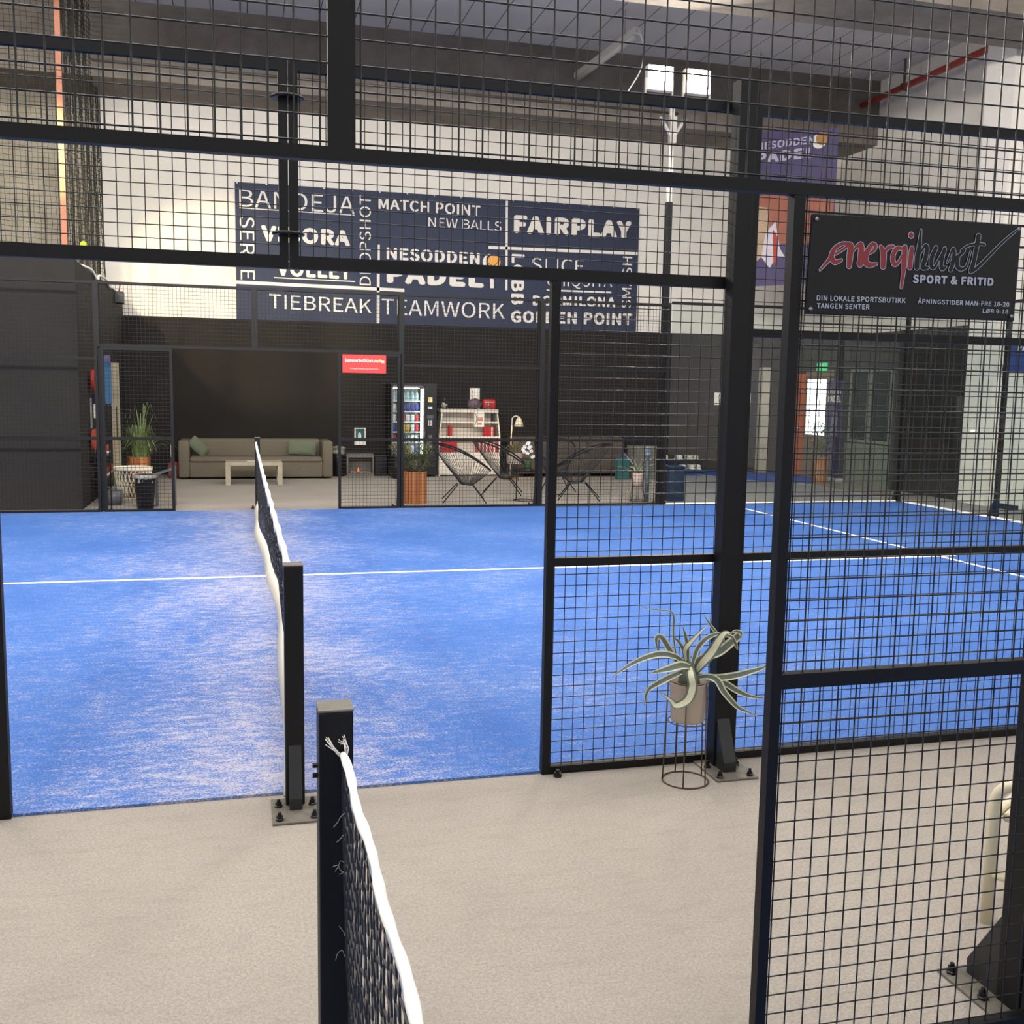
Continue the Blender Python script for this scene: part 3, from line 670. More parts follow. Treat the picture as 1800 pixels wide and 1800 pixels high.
# violet banner hung across the far right corner
KB = .9
def DG(s, z, off=0): d = (.643, -.766); return (9.25+d[0]*s*KB-.766*off, 13.9+d[1]*s*KB-.643*off, 1.687+(z-1.687)*KB)
t = thing('hanging_banner', 'tall violet and orange padel banner hung across the far right corner', 'banner', (9.8, 13.3, 3.7))
mb = MB(); a = [DG(s, z, o) for o in (.0, .012) for s, z in ((-.04, 3.95), (1.72, 3.95), (1.72, 6.97), (-.04, 7.12))]
mb.add(a, [(0, 1, 2, 3), (7, 6, 5, 4), (0, 4, 5, 1), (1, 5, 6, 2), (2, 6, 7, 3), (3, 7, 4, 0)]); link('cloth', mb, M['violet'], t, world=True)
for s, z in ((.02, 7.1), (1.66, 6.97)): a = DG(s, z, .006); link('rope', MB().tube([a, (a[0], a[1], 8.0)], .008, 5), M['netting'], t, world=True)
mb = MB(); put_text(mb, 'NESODDEN', lambda u, v: DG(.02+1.22*u, 6.735+.15*v, .014), 1.2); put_text(mb, 'PADEL', lambda u, v: DG(.02+1.25*u, 6.46+.21*v, .014), 2)
link('lettering', mb, mat('pale_violet_print', '#b7b0c4', .7, noise=(9, .05)), t, world=True)
def poly(m, pts, off, name):
    mb = MB(); mb.add([DG(s, z, off) for s, z in pts], [tuple(range(len(pts)))]); link(name, mb, m, t, world=True)
poly(mat('orange_red_print', '#9c5f4c', .7, noise=(3, .2)), [(-.03, 5.75), (.5, 5.9), (1.0, 5.5), (1.5, 5.9), (1.7, 5.6), (1.7, 4.9), (1.3, 4.75), (.5, 4.8), (.2, 5.2), (-.03, 5.0)], .013, 'orange_patch')
poly(mat('sand_print', '#b39a80', .7, noise=(4, .15)), [(.0, 5.62), (.3, 5.55), (.4, 5.0), (.3, 4.6), (.1, 4.45), (-.02, 4.5)], .014, 'sand_patch')
poly(mat('white_violet_print', '#cfc4cf', .7, noise=(4, .1)), [(.3, 5.05), (.5, 5.25), (.62, 4.7), (.75, 4.5), (.55, 4.55), (.42, 4.3), (.22, 4.55)], .015, 'pale_patch')
poly(M['coral'], [(.45, 5.1), (.55, 4.95), (.58, 4.5), (.5, 4.35), (.47, 4.7)], .016, 'red_patch')
mb = MB(); C0 = (1.40, 6.80)
mb.add([DG(C0[0]-.06+.15*math.cos(a), C0[1]-.03+.15*math.sin(a), .014) for a in [2*PI*k/18 for k in range(18)]], [tuple(range(18))]); link('racket_mark', mb, M['letter'], t, world=True)
mb = MB(); mb.add([DG(C0[0]+.13*math.cos(a), C0[1]+.02+.14*math.sin(a), .016) for a in [2*PI*k/18 for k in range(18)]], [tuple(range(18))]); link('ball_mark', mb, mat('muted_orange_print', '#a57b4a', .7, noise=(9, .1)), t, world=True)

# blue sign on the right wall
t = thing('wall_sign', 'blue padel sign on the white right wall at the right rim', 'sign', (11.19, 8.9, 2.1))
link('board', MB().box(11.18, 11.199, 8.35, 9.3, 2.08, 2.56), mat('blue_sign_vinyl', '#2a4484', .5, noise=(3, .1)), t, world=True)
mb = MB(); put_text(mb, 'PADEL', lambda u, v: (11.178, 8.98-.5*u, 2.4+.1*v), 2); link('lettering', mb, M['letter'], t, world=True)
mb = MB().add([(11.178, 9.3, 2.56), (11.178, 9.17, 2.56), (11.178, 9.24, 2.3), (11.178, 9.3, 2.08)], [(0, 1, 2, 3)]); link('white_edge', mb, M['letter'], t, world=True)
for y, z in ((9.0, 1.62), ):
    tag(link('wall_hook', MB().tube([(11.12, y-.6, z), (11.03, y-.6, z-.02), (11.03, y-.6, z+.03)], .012, 6), M['bolt']), 'small black hook on the white right wall below the blue sign', 'hook')

# ------------------------------------------------------------------ lamp mast, ceiling fittings, ball netting
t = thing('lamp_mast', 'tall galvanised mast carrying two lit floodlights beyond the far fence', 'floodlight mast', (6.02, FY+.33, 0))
link('pole', MB().box(5.985, 6.055, FY+.30, FY+.37, 4.5, 5.95), M['galv'], t, world=True, bevel=.004); link('shaded_lower_pole', MB().box(5.975, 6.065, FY+.29, FY+.38, 0, 4.5), M['black'], t, world=True, bevel=.004)  # one pole split by colour: black paints in its unlit lower length
mb = MB()
for s in (-1, 1): mb.tube([(6.02+s*.03, FY+.29, 5.45), (6.02+s*.2, FY+.29, 5.70)], .028, 6)
mb.box(5.97, 6.07, FY+.25, FY+.3, 5.34, 5.72); link('bracket', mb, M['galv'], t, world=True)
link('crossbar', MB().box(5.47, 6.6, FY+.27, FY+.32, 5.93, 6.0), M['galv'], t, world=True)
for cx in (5.75, 6.34):
    hd = link('floodlight_head', MB().box(cx-.2, cx+.2, FY+.15, FY+.27, 6.03, 6.38), M['alu'], t, world=True, bevel=.01)
    link('lens', MB().box(cx-.18, cx+.18, FY+.135, FY+.149, 6.05, 6.36).shift(t.location), M['flood'], hd)
    link('yoke', MB().box(cx-.22, cx-.2, FY+.19, FY+.23, 5.97, 6.2).box(cx+.2, cx+.22, FY+.19, FY+.23, 5.97, 6.2).shift(t.location), M['galv'], hd)
t = thing('batten_lamp', 'unlit white batten lamp hanging askew below the ceiling with a loose cable', 'ceiling lamp', (6.03, 13.45, 7.5))
a, b = Vector((6.13, 12.15, 7.52)), Vector((5.93, 14.7, 7.50))
mb = MB(); d = (b-a).normalized(); n = d.cross(Vector((0, 0, 1))).normalized()*.06; h = Vector((0, 0, .05))
mb.add([a-n-h, a+n-h, a+n+h, a-n+h, b-n-h, b+n-h, b+n+h, b-n+h], [(0, 1, 2, 3), (7, 6, 5, 4), (0, 4, 5, 1), (1, 5, 6, 2), (2, 6, 7, 3), (3, 7, 4, 0)])
link('housing', mb, M['alu'], t, world=True, bevel=.01)
link('diffuser', MB().tube([a+d*.1-h*1.4, b-d*.1-h*1.4], .045, 8), mat('milky_diffuser', '#cfcac2', .4, noise=(4, .04)), t, True, world=True)
link('hanger', MB().tube([a+d*.5+h, a+d*.5+Vector((0, 0, .5))], .006, 5).tube([b-d*.5+h, b-d*.5+Vector((0, 0, .5))], .006, 5), M['steel'], t, world=True)
P = spline([a+Vector((.02, 0, 0)), a+Vector((.16, .1, -.25)), a+Vector((.10, .1, -.6)), a+Vector((-.1, .12, -.95)), a+Vector((-.1, .12, -1.1))], 6)
link('loose_cable', MB().tube(P, .012, 5), M['tape'], t, True, world=True)
mb = MB().tube([(12.0, 16.0, 7.49), (12.0, 6, 7.49)], .06, 10); t = thing('ceiling_pipe', 'red painted pipe running along under the ceiling at the right', 'pipe', (12.0, 11, 7.49))
link('pipe', mb, M['redpipe'], t, True, world=True)
for y in (15.4, 13.4, 10.9, 8.6): link('bracket', MB().box(11.985, 12.015, y-.02, y+.02, 7.54, 8.0).box(11.93, 12.07, y-.02, y+.02, 7.42, 7.55), M['trim'], t, world=True)
t = thing('conduit', 'thin dark conduit lying along the underside of the concrete beam', 'conduit', (2.0, 14.7, 7.0)); link('tube', MB().tube([(-2.5, 14.72, 7.0), (8, 14.72, 7.0)], .02, 6), M['trim'], t, True, world=True)

t = thing('ball_netting', 'dark knotted ball netting hung above the dark partition on the left', 'netting', (-2.55, 12, 3.27))
mb = MB(); rn = random.Random(2)
xs = [-2.55-.075*i for i in range(46)]; zs = [3.34+.075*k for k in range(62)]
def sag(x, z): return .05*math.sin(x*3+z)+.03*math.sin(z*5)
for x in xs: mb.tube([(x+rn.uniform(-.012, .012), 12+sag(x, z), z) for z in zs[::2]], .0036, 3, caps=False)
for z in zs: mb.tube([(x, 12+sag(x, z), z+rn.uniform(-.012, .012)-.02*math.sin(x*2.2)) for x in xs[::2]], .0036, 3, caps=False)
link('front_sheet', mb, M['netting'], t, world=True)
mb = MB(); ys = [12+.075*i for i in range(54)]
for y in ys: mb.tube([(-2.55+.04*math.sin(y*9+z)+rn.uniform(-.01, .01), y, z) for z in zs[::2]], .0055, 3, caps=False)
for z in zs: mb.tube([(-2.55+.04*math.sin(y*9+z), y, z+rn.uniform(-.012, .012)) for y in ys], .0055, 3, caps=False)
link('side_sheet', mb, M['netting'], t, world=True)
mb = MB(); mb.tube([(-2.56, 12-.02, 3.28), (-2.56, 12-.02, 7.95)], .008, 5); link('corner_rope', mb, M['netting'], t, world=True)
t = thing('strap', 'peach coloured strap hanging straight down beside the ball netting', 'strap', (-2.6, 11.93, 3.28))
link('webbing', MB().box(-2.63, -2.555, 11.925, 11.931, 3.28, 7.98), M['strap'], t, world=True)
tag(link('tennis_ball', MB().ball((-2.47, 12.9, 3.775), .05, 14), M['ball'], None, True), 'yellow green ball caught in the ball netting on the left', 'ball')
t = thing('wall_speaker', 'small black speaker with stub aerial on the end of the dark partition', 'speaker', (-2.2, 14.9, 3.15)); link('body', MB().bevbox(-.09, .09, -.1, .1, -.1, .1, .015), M['vend'], t); link('aerial', MB().tube([(0, 0, .1), (.03, 0, .22)], .008, 6), M['vend'], t)
t = thing('white_cable', 'loose white cable looped over the upper edge of the dark partition', 'cable', (-2.25, 12, 3.27))
P = spline([Vector(p) for p in ((-2.3, 11.2, 3.29), (-2.24, 11.9, 3.30), (-2.22, 12.4, 3.18), (-2.24, 12.7, 3.30), (-2.22, 13.4, 3.31), (-2.23, 13.9, 3.24), (-2.25, 14.5, 3.29))], 8)
link('cord', MB().tube(P, .018, 6), M['tape'], t, True, world=True)

# ------------------------------------------------------------------ agave on its stand in the corridor
t = thing('plant_stand', 'slender bronze wire plant stand under the potted agave in the corridor', 'plant stand', (1.668, -.215, 0))
def ring(mb, r, z, rr, n=40): mb.tube([(r*math.cos(2*PI*k/n), r*math.sin(2*PI*k/n), z) for k in range(n)], rr, 6, closed=True)
mb = MB(); ring(mb, .1, .004, .004); link('foot_ring', mb, M['rod'], t, True)
mb = MB(); ring(mb, .088, .455, .0035); link('top_ring', mb, M['rod'], t, True)
for a in (.35, 1.6, 2.9, 4.2, 5.3): link('rod', MB().tube([(.1*math.cos(a), .1*math.sin(a), .004), (.088*math.cos(a), .088*math.sin(a), .455)], .0033, 6), M['rod'], t, True)
mb = MB(); ring(mb, .084, .272, .003); link('support_ring', mb, M['rod'], t, True)
t = thing('potted_agave', 'variegated agave with curling leaves in a greige pot on a wire stand', 'potted plant', (1.668, -.215, .275))
link('pot', MB().lathe([(.0, 0), (.07, 0), (.073, .004), (.081, .16), (.084, .163), (.084, .172), (.079, .172), (.077, .15), (.0, .148)], n=40), M['pot'], t, True)
link('soil', MB().lathe([(.0, .152), (.076, .150)], n=24), M['soil'], t)
link('crown', MB().lathe([(.05, .148), (.045, .19), (.03, .235), (.0, .265)], n=12), M['agave'], t, True)
AGAVE=[
 ([(1.655,-0.210,0.517),(1.600,-0.230,0.560),(1.520,-0.260,0.586),(1.436,-0.290,0.584),(1.352,-0.310,0.560),(1.269,-0.330,0.520)],0.0313),
 ([(1.692,-0.210,0.497),(1.598,-0.300,0.544),(1.509,-0.340,0.543),(1.415,-0.380,0.541)],0.0381),
 ([(1.641,-0.210,0.490),(1.567,-0.260,0.487),(1.502,-0.280,0.469),(1.448,-0.290,0.441),(1.433,-0.290,0.377)],0.0272),
 ([(1.651,-0.250,0.521),(1.622,-0.330,0.510),(1.622,-0.350,0.461),(1.598,-0.360,0.411),(1.553,-0.350,0.387),(1.528,-0.340,0.410),(1.465,-0.350,0.457)],0.0409),
 ([(1.625,-0.210,0.519),(1.578,-0.210,0.584),(1.540,-0.200,0.642),(1.516,-0.200,0.636),(1.517,-0.220,0.586)],0.0300),
 ([(1.613,-0.210,0.533),(1.611,-0.190,0.577),(1.604,-0.180,0.652),(1.607,-0.170,0.719),(1.590,-0.170,0.748),(1.538,-0.170,0.757),(1.487,-0.170,0.764),(1.438,-0.180,0.783)],0.0089),
 ([(1.671,-0.190,0.518),(1.668,-0.180,0.607),(1.651,-0.170,0.679)],0.0204),
 ([(1.654,-0.210,0.538),(1.639,-0.230,0.593),(1.673,-0.240,0.642),(1.733,-0.240,0.698)],0.0232),
 ([(1.675,-0.180,0.529),(1.644,-0.160,0.603),(1.602,-0.150,0.639)],0.0163),
 ([(1.684,-0.210,0.522),(1.713,-0.190,0.579),(1.761,-0.180,0.623),(1.821,-0.180,0.640),(1.849,-0.190,0.597)],0.0232),
 ([(1.691,-0.230,0.492),(1.700,-0.270,0.538),(1.732,-0.290,0.590),(1.761,-0.300,0.646),(1.786,-0.300,0.675),(1.817,-0.290,0.675)],0.0422),
 ([(1.694,-0.190,0.509),(1.742,-0.180,0.536),(1.827,-0.160,0.551),(1.891,-0.150,0.589),(1.932,-0.150,0.622),(1.934,-0.160,0.635),(1.901,-0.170,0.646),(1.874,-0.180,0.639)],0.0381),
 ([(1.780,-0.290,0.663),(1.852,-0.230,0.638),(1.883,-0.210,0.604),(1.898,-0.210,0.571)],0.0245),
 ([(1.813,-0.180,0.635),(1.802,-0.170,0.654),(1.783,-0.160,0.681),(1.756,-0.150,0.723)],0.0150),
 ([(1.708,-0.210,0.472),(1.784,-0.240,0.463),(1.856,-0.260,0.472),(1.925,-0.270,0.489),(1.980,-0.280,0.506),(2.009,-0.280,0.522)],0.0313),
 ([(1.723,-0.210,0.467),(1.833,-0.190,0.429),(1.916,-0.180,0.380),(1.980,-0.180,0.351),(2.066,-0.180,0.334)],0.0313),
 ([(1.707,-0.230,0.467),(1.739,-0.270,0.478),(1.767,-0.290,0.463),(1.789,-0.310,0.419),(1.841,-0.330,0.359),(1.886,-0.330,0.335),(1.938,-0.340,0.312)],0.0300),
]
for il, (pts, wd) in enumerate(AGAVE):
    mb = MB(); mb.up = Vector((-.2, -.75, .62)); mb.leaf(pts, wd*1.15, .22 if wd > .012 else .1, 8); link('leaf', mb, [M['agave_edge'], M['agave']] if il in (3, 10, 7) else [M['agave'], M['agave_edge']], t, True, world=True)

# ------------------------------------------------------------------ beige tubular frame at the right edge
t = thing('tubular_frame', 'beige painted tubular frame standing behind the nearest fence at the right edge', 'frame', (2.12, -1.55, 0), -1.0)
for dy in (0, .26):
    P = [Vector((0, dy, 0)), Vector((0, dy, .40))]+[Vector((.08-.08*math.cos(a), dy, .40+.08*math.sin(a))) for a in [PI/2*k/6 for k in range(1, 7)]]+[Vector((.34, dy, .48))]
    P += [Vector((.34+.08*math.sin(a), dy, .40+.08*math.cos(a))) for a in [PI/2*k/6 for k in range(1, 7)]]+[Vector((.42, dy, 0))]
    link('hoop', MB().tube(P, .019, 10), M['beigetube'], t, True)
    link('crossbar', MB().tube([(0, dy, .17), (.42, dy, .17)], .016, 8), M['beigetube'], t, True)
for x in (.0, .42): link('side_rail', MB().tube([(x, 0, .36), (x, .26, .36)], .016, 8), M['beigetube'], t, True)
link('shelf_strip', MB().bevbox(.02, .4, .02, .24, .34, .37, .01), M['beigetube'], t)

# ------------------------------------------------------------------ lounge behind the far fence
t = thing('sofa', 'long taupe fabric sofa against the dark wall seen through the far opening', 'sofa', (.08, 15.32, 0))
link('base', MB().bevbox(-1.175, 1.175, -.44, .46, .03, .33, .03), M['sofa'], t, True)
link('backrest', MB().bevbox(-1.18, 1.18, .18, .47, .3, .70, .05), M['sofa'], t, True)
for s in (-1, 1): link('arm', MB().bevbox(*sorted((s*1.17, s*1.36)), -.46, .47, .03, .69, .035), M['sofa'], t, True)
link('seat_cushion', MB().bevbox(-1.17, 1.17, -.47, .2, .3, .40, .05), M['sofa'], t, True)
for x in (-1.25, 1.25):
    for y in (-.38, .38): link('foot', MB().cyl((x, y, 0), (x, y, .04), .03, n=10), M['vend'], t)
def pillow(loc, rot, lab, sx=.23, sz=.13):
    p = thing('throw_pillow', lab, 'pillow', loc); p.rotation_euler = rot
    n = 10; mb = MB(); vs = []; fs = []
    for sgn in (1, -1):
        b = len(vs)
        for i in range(n+1):
            for j in range(n+1):
                u, v = -1+2*i/n, -1+2*j/n; bul = ((1-u**2)*(1-v**2))**.5
                dimple = .022*math.exp(-((u*sx)**2+(v*sz)**2)/.0012) if sgn < 0 else 0
                vs.append((u*sx*(1-.06*v*v), sgn*(.06*bul-dimple), v*sz*(1-.06*u*u)))
        for i in range(n):
            for j in range(n):
                q = (b+i*(n+1)+j, b+(i+1)*(n+1)+j, b+(i+1)*(n+1)+j+1, b+i*(n+1)+j+1); fs.append(q if sgn < 0 else q[::-1])
    mb.add(vs, fs); link('cover', mb, M['pillow'], p, True)
    link('button', MB().ball((0, -.042, 0), .012, 8), M['pillow'], p, True); return p
pillow((.91, 15.29, .555), (-.28, .05, 0), 'sage green buttoned pillow leaning at the right end of the sofa', .25, .14)
pillow((-.94, 15.26, .57), (-.3, .75, .3), 'sage green pillow slumped in the left corner of the sofa', .19, .12)
t = thing('coffee_table', 'low grey washed wooden coffee table in front of the sofa', 'table', (.015, 14.0, 0))
link('top', MB().bevbox(-.47, .47, -.3, .3, .33, .39, .006), M['tablewood'], t)
for x in (-.43, .43):
    for y in (-.26, .26): link('leg', MB().box(x-.04, x+.04, y-.04, y+.04, 0, .33), M['tablewood'], t)
tag(link('leaflet', MB().box(-.1, .11, 13.86, 14.0, .392, .396), M['paper']), 'white leaflet lying on the low coffee table', 'paper')
t = thing('waste_drum', 'round black drum with a crumpled clear bag on top, right of the sofa', 'bin', (1.59, 15.45, 0))
link('drum', MB().lathe([(.0, 0), (.12, 0), (.13, .03), (.132, .38), (.12, .42), (.0, .42)], n=24), M['vend'], t, True)
mb = MB(); rn = random.Random(4)
mb.lathe([(.115, .425), (.13, .45), (.12, .5), (.13, .54), (.1, .56), (.0, .55)], n=20); mb.v = [(x+rn.uniform(-.012, .012), y+rn.uniform(-.012, .012), z+rn.uniform(-.012, .012)) for x, y, z in mb.v]; link('bag', mb, M['bag'], t)
t = thing('framed_poster', 'small poster of a pale house on teal, on the dark wall', 'poster', (2.06, 15.95, .73))
link('sheet', MB().box(-.11, .11, 0, .008, -.17, .17), M['paper'], t); link('picture', MB().box(-.085, .085, -.003, .0, -.04, .15), M['teal'], t)
link('house_print', MB().prism([(-.04, -.03), (.02, -.03), (.02, .05), (-.01, .09), (-.04, .05)], 'y', -.006, -.003), M['whitepack'], t); link('dark_strip', MB().box(-.11, .11, -.003, 0, -.095, -.055), mat('dark_teal_print', '#1f3d45', .7, noise=(9, .1)), t)
t = thing('tray_fireplace', 'low stone grey fireplace box with pebbles and an orange glow', 'fireplace', (2.0, 15.5, 0))
link('surround', MB().box(-.26, .26, .12, .16, 0, .36).box(-.26, -.23, -.16, .12, 0, .36).box(.23, .26, -.16, .12, 0, .36).box(-.26, .26, -.16, .16, .36, .42), M['fireplace'], t)
link('tray', MB().box(-.23, .23, -.15, .12, 0, .06), M['fireplace'], t)
mb = MB(); rn = random.Random(9)
for k in range(46): mb.ball((rn.uniform(-.2, .2), rn.uniform(-.13, .08), .07), rn.uniform(.012, .022), 6)
o = link('pebble', mb, M['pebble'], t, True); o['kind'] = 'stuff'
link('ember', MB().lathe([(.0, 0), (.02, .01), (.012, .05), (.0, .09)], (-.03, -.05, .08), 8), M['flame'], t, True); link('ember', MB().lathe([(.0, 0), (.012, .01), (.008, .03), (.0, .06)], (-.16, -.02, .08), 8), mat('red_glow', '#a03a2a', .5, emit=.5), t, True)
t = thing('black_chest', 'plain black chest standing between fireplace and black pot', 'chest', (2.40, 15.62, 0)); link('body', MB().bevbox(-.12, .12, -.22, .22, 0, .36, .01), M['vend'], t); link('lid', MB().bevbox(-.125, .125, -.23, .23, .36, .40, .01), M['vend'], t)

def leafclump(mb, base, n, h, spread, wid, rnd, droop=.5, cols=1):
    for k in range(n):
        a = rnd.uniform(0, 2*PI); l = h*rnd.uniform(.6, 1.05); s = spread*rnd.uniform(.15, 1)
        b = Vector(base)+Vector((math.cos(a), math.sin(a), 0))*rnd.uniform(0, .07)
        tip = b+Vector((math.cos(a)*s, math.sin(a)*s, l)); mid = b+Vector((math.cos(a)*s*.35, math.sin(a)*s*.35, l*.62))
        end = tip+Vector((math.cos(a)*s*droop, math.sin(a)*s*droop, -l*droop*rnd.uniform(.0, .8)))
        mb.leaf([b, mid, tip, end], wid, .1, 4, edge=False)
# small plant in a black pot left of the bamboo
t = thing('potted_plant', 'small pale leaved plant in a round black pot, left of the bamboo', 'potted plant', (2.66, 14.86, 0))
link('pot', MB().lathe([(0, 0), (.11, 0), (.19, .12), (.2, .26), (.15, .40), (.16, .42), (.13, .42), (0, .38)], n=24), M['vend'], t, True)
mb = MB(); leafclump(mb, (0, 0, .4), 26, .26, .2, .022, random.Random(6), .5); link('foliage', mb, mat('straw_leaf', '#8f8a60', .7, noise=(6, .25)), t, True)
# vending machine
t = thing('vending_machine', 'black vending machine with bright snack window behind the far fence', 'vending machine', (2.99, 15.52, 0))
mb = MB().box(-.44, .44, .36, .4, .04, 1.78).box(-.44, -.40, -.38, .36, .04, 1.78).box(.18, .44, -.38, .36, .04, 1.78).box(-.40, .18, -.38, .36, 1.70, 1.78).box(-.40, .18, -.38, .36, .04, .42)
link('case', mb, M['vend'], t, bevel=.006)
link('interior', MB().box(-.40, .18, .3, .36, .42, 1.70), M['vendin'], t)
link('led_strip', MB().box(.135, .178, -.34, -.31, .44, 1.68), M['led'], t); link('led_strip', MB().box(-.39, .13, -.2, -.16, 1.675, 1.695), M['led'], t)
SH = [.46, .66, .86, 1.05, 1.25, 1.45]
for z in SH: link('shelf_tray', MB().box(-.4, .13, -.26, .3, z-.02, z), M['whitepack'], t)
link('window', MB().box(-.40, .18, -.372, -.366, .42, 1.70), M['glass'], t); link('window_trim', MB().box(-.43, -.4, -.386, -.38, .4, 1.73).box(.18, .20, -.386, -.38, .4, 1.73).box(-.43, .2, -.386, -.38, 1.70, 1.73), M['trim'], t)
for nm, z0, z1, m, hw in (('display', 1.42, 1.52, mat('amber_display', '#d8c68a', .5, emit=.5), .04), ('label_plate', 1.30, 1.34, M['whitepack'], .045), ('coin_slot', 1.12, 1.18, M['grey'], .06), ('keypad', .98, 1.09, M['whitepack'], .045), ('card_reader', .56, .80, M['grey'], .04)):
    if nm == 'keypad':
        for kx in (-.03, 0, .03): link('key_column', MB().box(.31+kx-.009, .31+kx+.009, -.39, -.38, z0, z1), m, t)
    else: link(nm, MB().box(.31-hw, .31+hw, -.39, -.38, z0, z1), m, t)
link('pickup_flap', MB().box(-.34, .12, -.388, -.38, .14, .32), M['grey'], t)
for x in (-.38, .38): link('foot', MB().box(x-.04, x+.04, -.3, .3, 0, .04), M['vend'], t)
packs = [(5, ['bottle']*6, 'pale bottles on the top shelf of the vending machine', 'pale drink bottle on the top shelf of the vending machine'),
         (4, ['whitepack', 'whitepack', 'violetpack', 'violetpack', 'violetpack', 'violetpack'], 'snacks on the second shelf of the vending machine', None),
         (3, ['whitepack', 'redpack', 'redpack', 'whitepack', 'whitepack', 'redpack'], 'snacks on the third shelf of the vending machine', None),
         (2, ['violetpack', 'yellowpack', 'yellowpack', 'yellowpack', 'whitepack', 'redpack'], 'snacks on the fourth shelf of the vending machine', None),
         (1, ['redpack', 'bluepack', 'bluepack', 'whitepack', 'whitepack', 'whitepack'], 'snacks on the fifth shelf of the vending machine', None),
         (0, ['bluepack', 'bluepack', 'yellowpack', 'yellowpack', 'whitepack', 'bluepack'], 'snacks on the lowest shelf of the vending machine', None)]
ordn = ['lowest', 'fifth', 'fourth', 'third', 'second', 'top']
for row, cols, grp, lab in packs:
    for i, c in enumerate(cols):
        x = 2.99-.355+.088*i; z = SH[row]+.001
        col = c.replace('pack', '')
        if c == 'bottle': o = link('drink_bottle', MB().lathe([(0, 0), (.034, 0), (.036, .01), (.036, .11), (.014, .15), (.014, .17), (0, .17)], (x, 15.32, z), 12), M[c], None, True); tag(o, lab, 'bottle', grp)
        else:
            mb = MB().bevbox(x-.036, x+.036, 15.29, 15.33, z, z+.135, .014, 2)
            tag(link('snack_pack', mb, M[c], None, True), '%s snack pack on the %s shelf of the vending machine' % (col, ordn[row]), 'snack', grp+', '+col)
# bamboo planter
t = thing('potted_bamboo', 'leafy bamboo in a tall round slatted wooden planter beyond the far fence', 'potted plant', (2.285, 10.72, 0))
link('planter', MB().lathe([(0, 0), (.172, 0), (.172, .47), (.155, .47), (.15, .42), (0, .42)], n=28), M['wood'], t)
rn = random.Random(12); sm = MB(); lm = MB()
for k in range(26):
    a = rn.uniform(0, 2*PI); r0 = rn.uniform(.02, .12); h = rn.uniform(.3, .72); s = rn.uniform(.05, .2)
    b = Vector((r0*math.cos(a), r0*math.sin(a), .42)); tp = b+Vector((math.cos(a)*s, math.sin(a)*s, h)); sm.tube([b, (b+tp)/2+Vector((0, 0, .02)), tp], .004, 5)
    for j in range(20):
        p = b.lerp(tp, rn.uniform(.1, 1)); a2 = rn.uniform(0, 2*PI); l = rn.uniform(.07, .16)
        q = p+Vector((math.cos(a2)*l, math.sin(a2)*l, rn.uniform(-.03, .09))); lm.leaf([p, p.lerp(q, .5)+Vector((0, 0, .015)), q], .017, .1, 2, edge=False)
for dx, dz in ((.22, .12), (.2, .3), (-.2, .2)):
    p = Vector((dx*.5, 0, .5+dz*.5)); q = Vector((dx, -.02, .45+dz)); sm.tube([(0, 0, .42), p, q], .003, 4)
    for j in range(10):
        a2 = rn.uniform(0, 2*PI); e = q+Vector((math.cos(a2)*.1, math.sin(a2)*.05, rn.uniform(-.05, .05))); lm.leaf([q, q.lerp(e, .5), e], .018, .1, 2, edge=False)
link('stem', sm, M['stem'], t, True); link('foliage', lm, M['bamboo'], t, True)
# bookshelf
t = thing('bookshelf', 'white open bookshelf with slanted sides behind the lounge chairs', 'shelf', (4.11, 15.45, 0))
link('top_board', MB().box(-.585, .565, -.19, .2, 1.235, 1.30), M['shelf'], t, bevel=.006)
for s in (-1, 1): link('side_panel', MB().prism([(s*.535, 1.235), (s*.56, 1.235), (s*.61, .8), (s*.61, 0), (s*.585, 0), (s*.585, .8)], 'y', -.17, .2), M['shelf'], t)
link('back_panel', MB().prism([(-.55, 1.235), (.55, 1.235), (.59, .8), (.59, .02), (-.59, .02), (-.59, .8)], 'y', .18, .2), M['shelf'], t)
for z, hw in ((1.03, .56), (.745, .585), (.43, .585)): link('shelf_board', MB().box(-hw, hw, -.17, .18, z, z+.03), M['shelf'], t)
link('cupboard_front', MB().box(-.585, .585, -.165, -.15, .03, .43), M['shelf'], t)
def book(x, z, h, wd, m, lab, grp, dy=0):
    b = thing('book', lab, 'book', (x, 15.34+dy, z), group=grp)
    link('cover', MB().box(-wd/2, wd/2, -.06, .1, 0, h), m, b); link('page_block', MB().box(-wd/2+.004, wd/2-.004, -.055, .103, .004, h-.004), M['paper'], b)
book(3.73, .776, .2, .062, M['bookred'], 'single red book at the left of the middle shelf', None)
for i in range(3): book(4.42+.043*i, .776, .19, .04, M['bookred'], 'red book in the row at the right of the middle shelf', 'red books at the right of the middle shelf')
book(4.552, .776, .18, .026, M['bookwhite'], 'pale book between red books on the middle shelf', None)
book(4.58, .776, .19, .026, M['bookred'], 'thin red book right of the pale book on the middle shelf', None)
book(4.612, .776, .2, .03, M['bookblack'], 'black book at the right end of the middle shelf', None)
book(4.58, 1.061, .15, .03, M['bookblack'], 'black book standing alone on the upper shelf', None)
for i in range(6): book(3.565+.054*i, .461, .2, .05, M['bookred'], 'red book in the row at the left of the lower shelf', 'red books at the left of the lower shelf')
for i in range(11): book(4.27+.037*i, .461, .2, .033, M['bookred'] if i % 2 == 0 else M['bookwhite'], 'red book in the striped row at the right of the lower shelf' if i % 2 == 0 else 'pale book in the striped row at the right of the lower shelf', 'striped row of books, '+('red' if i % 2 == 0 else 'pale'))
t = thing('glass_jar', 'clear lidded jar with pale contents at the left on the bookshelf', 'jar', (3.62, 15.4, 1.301))
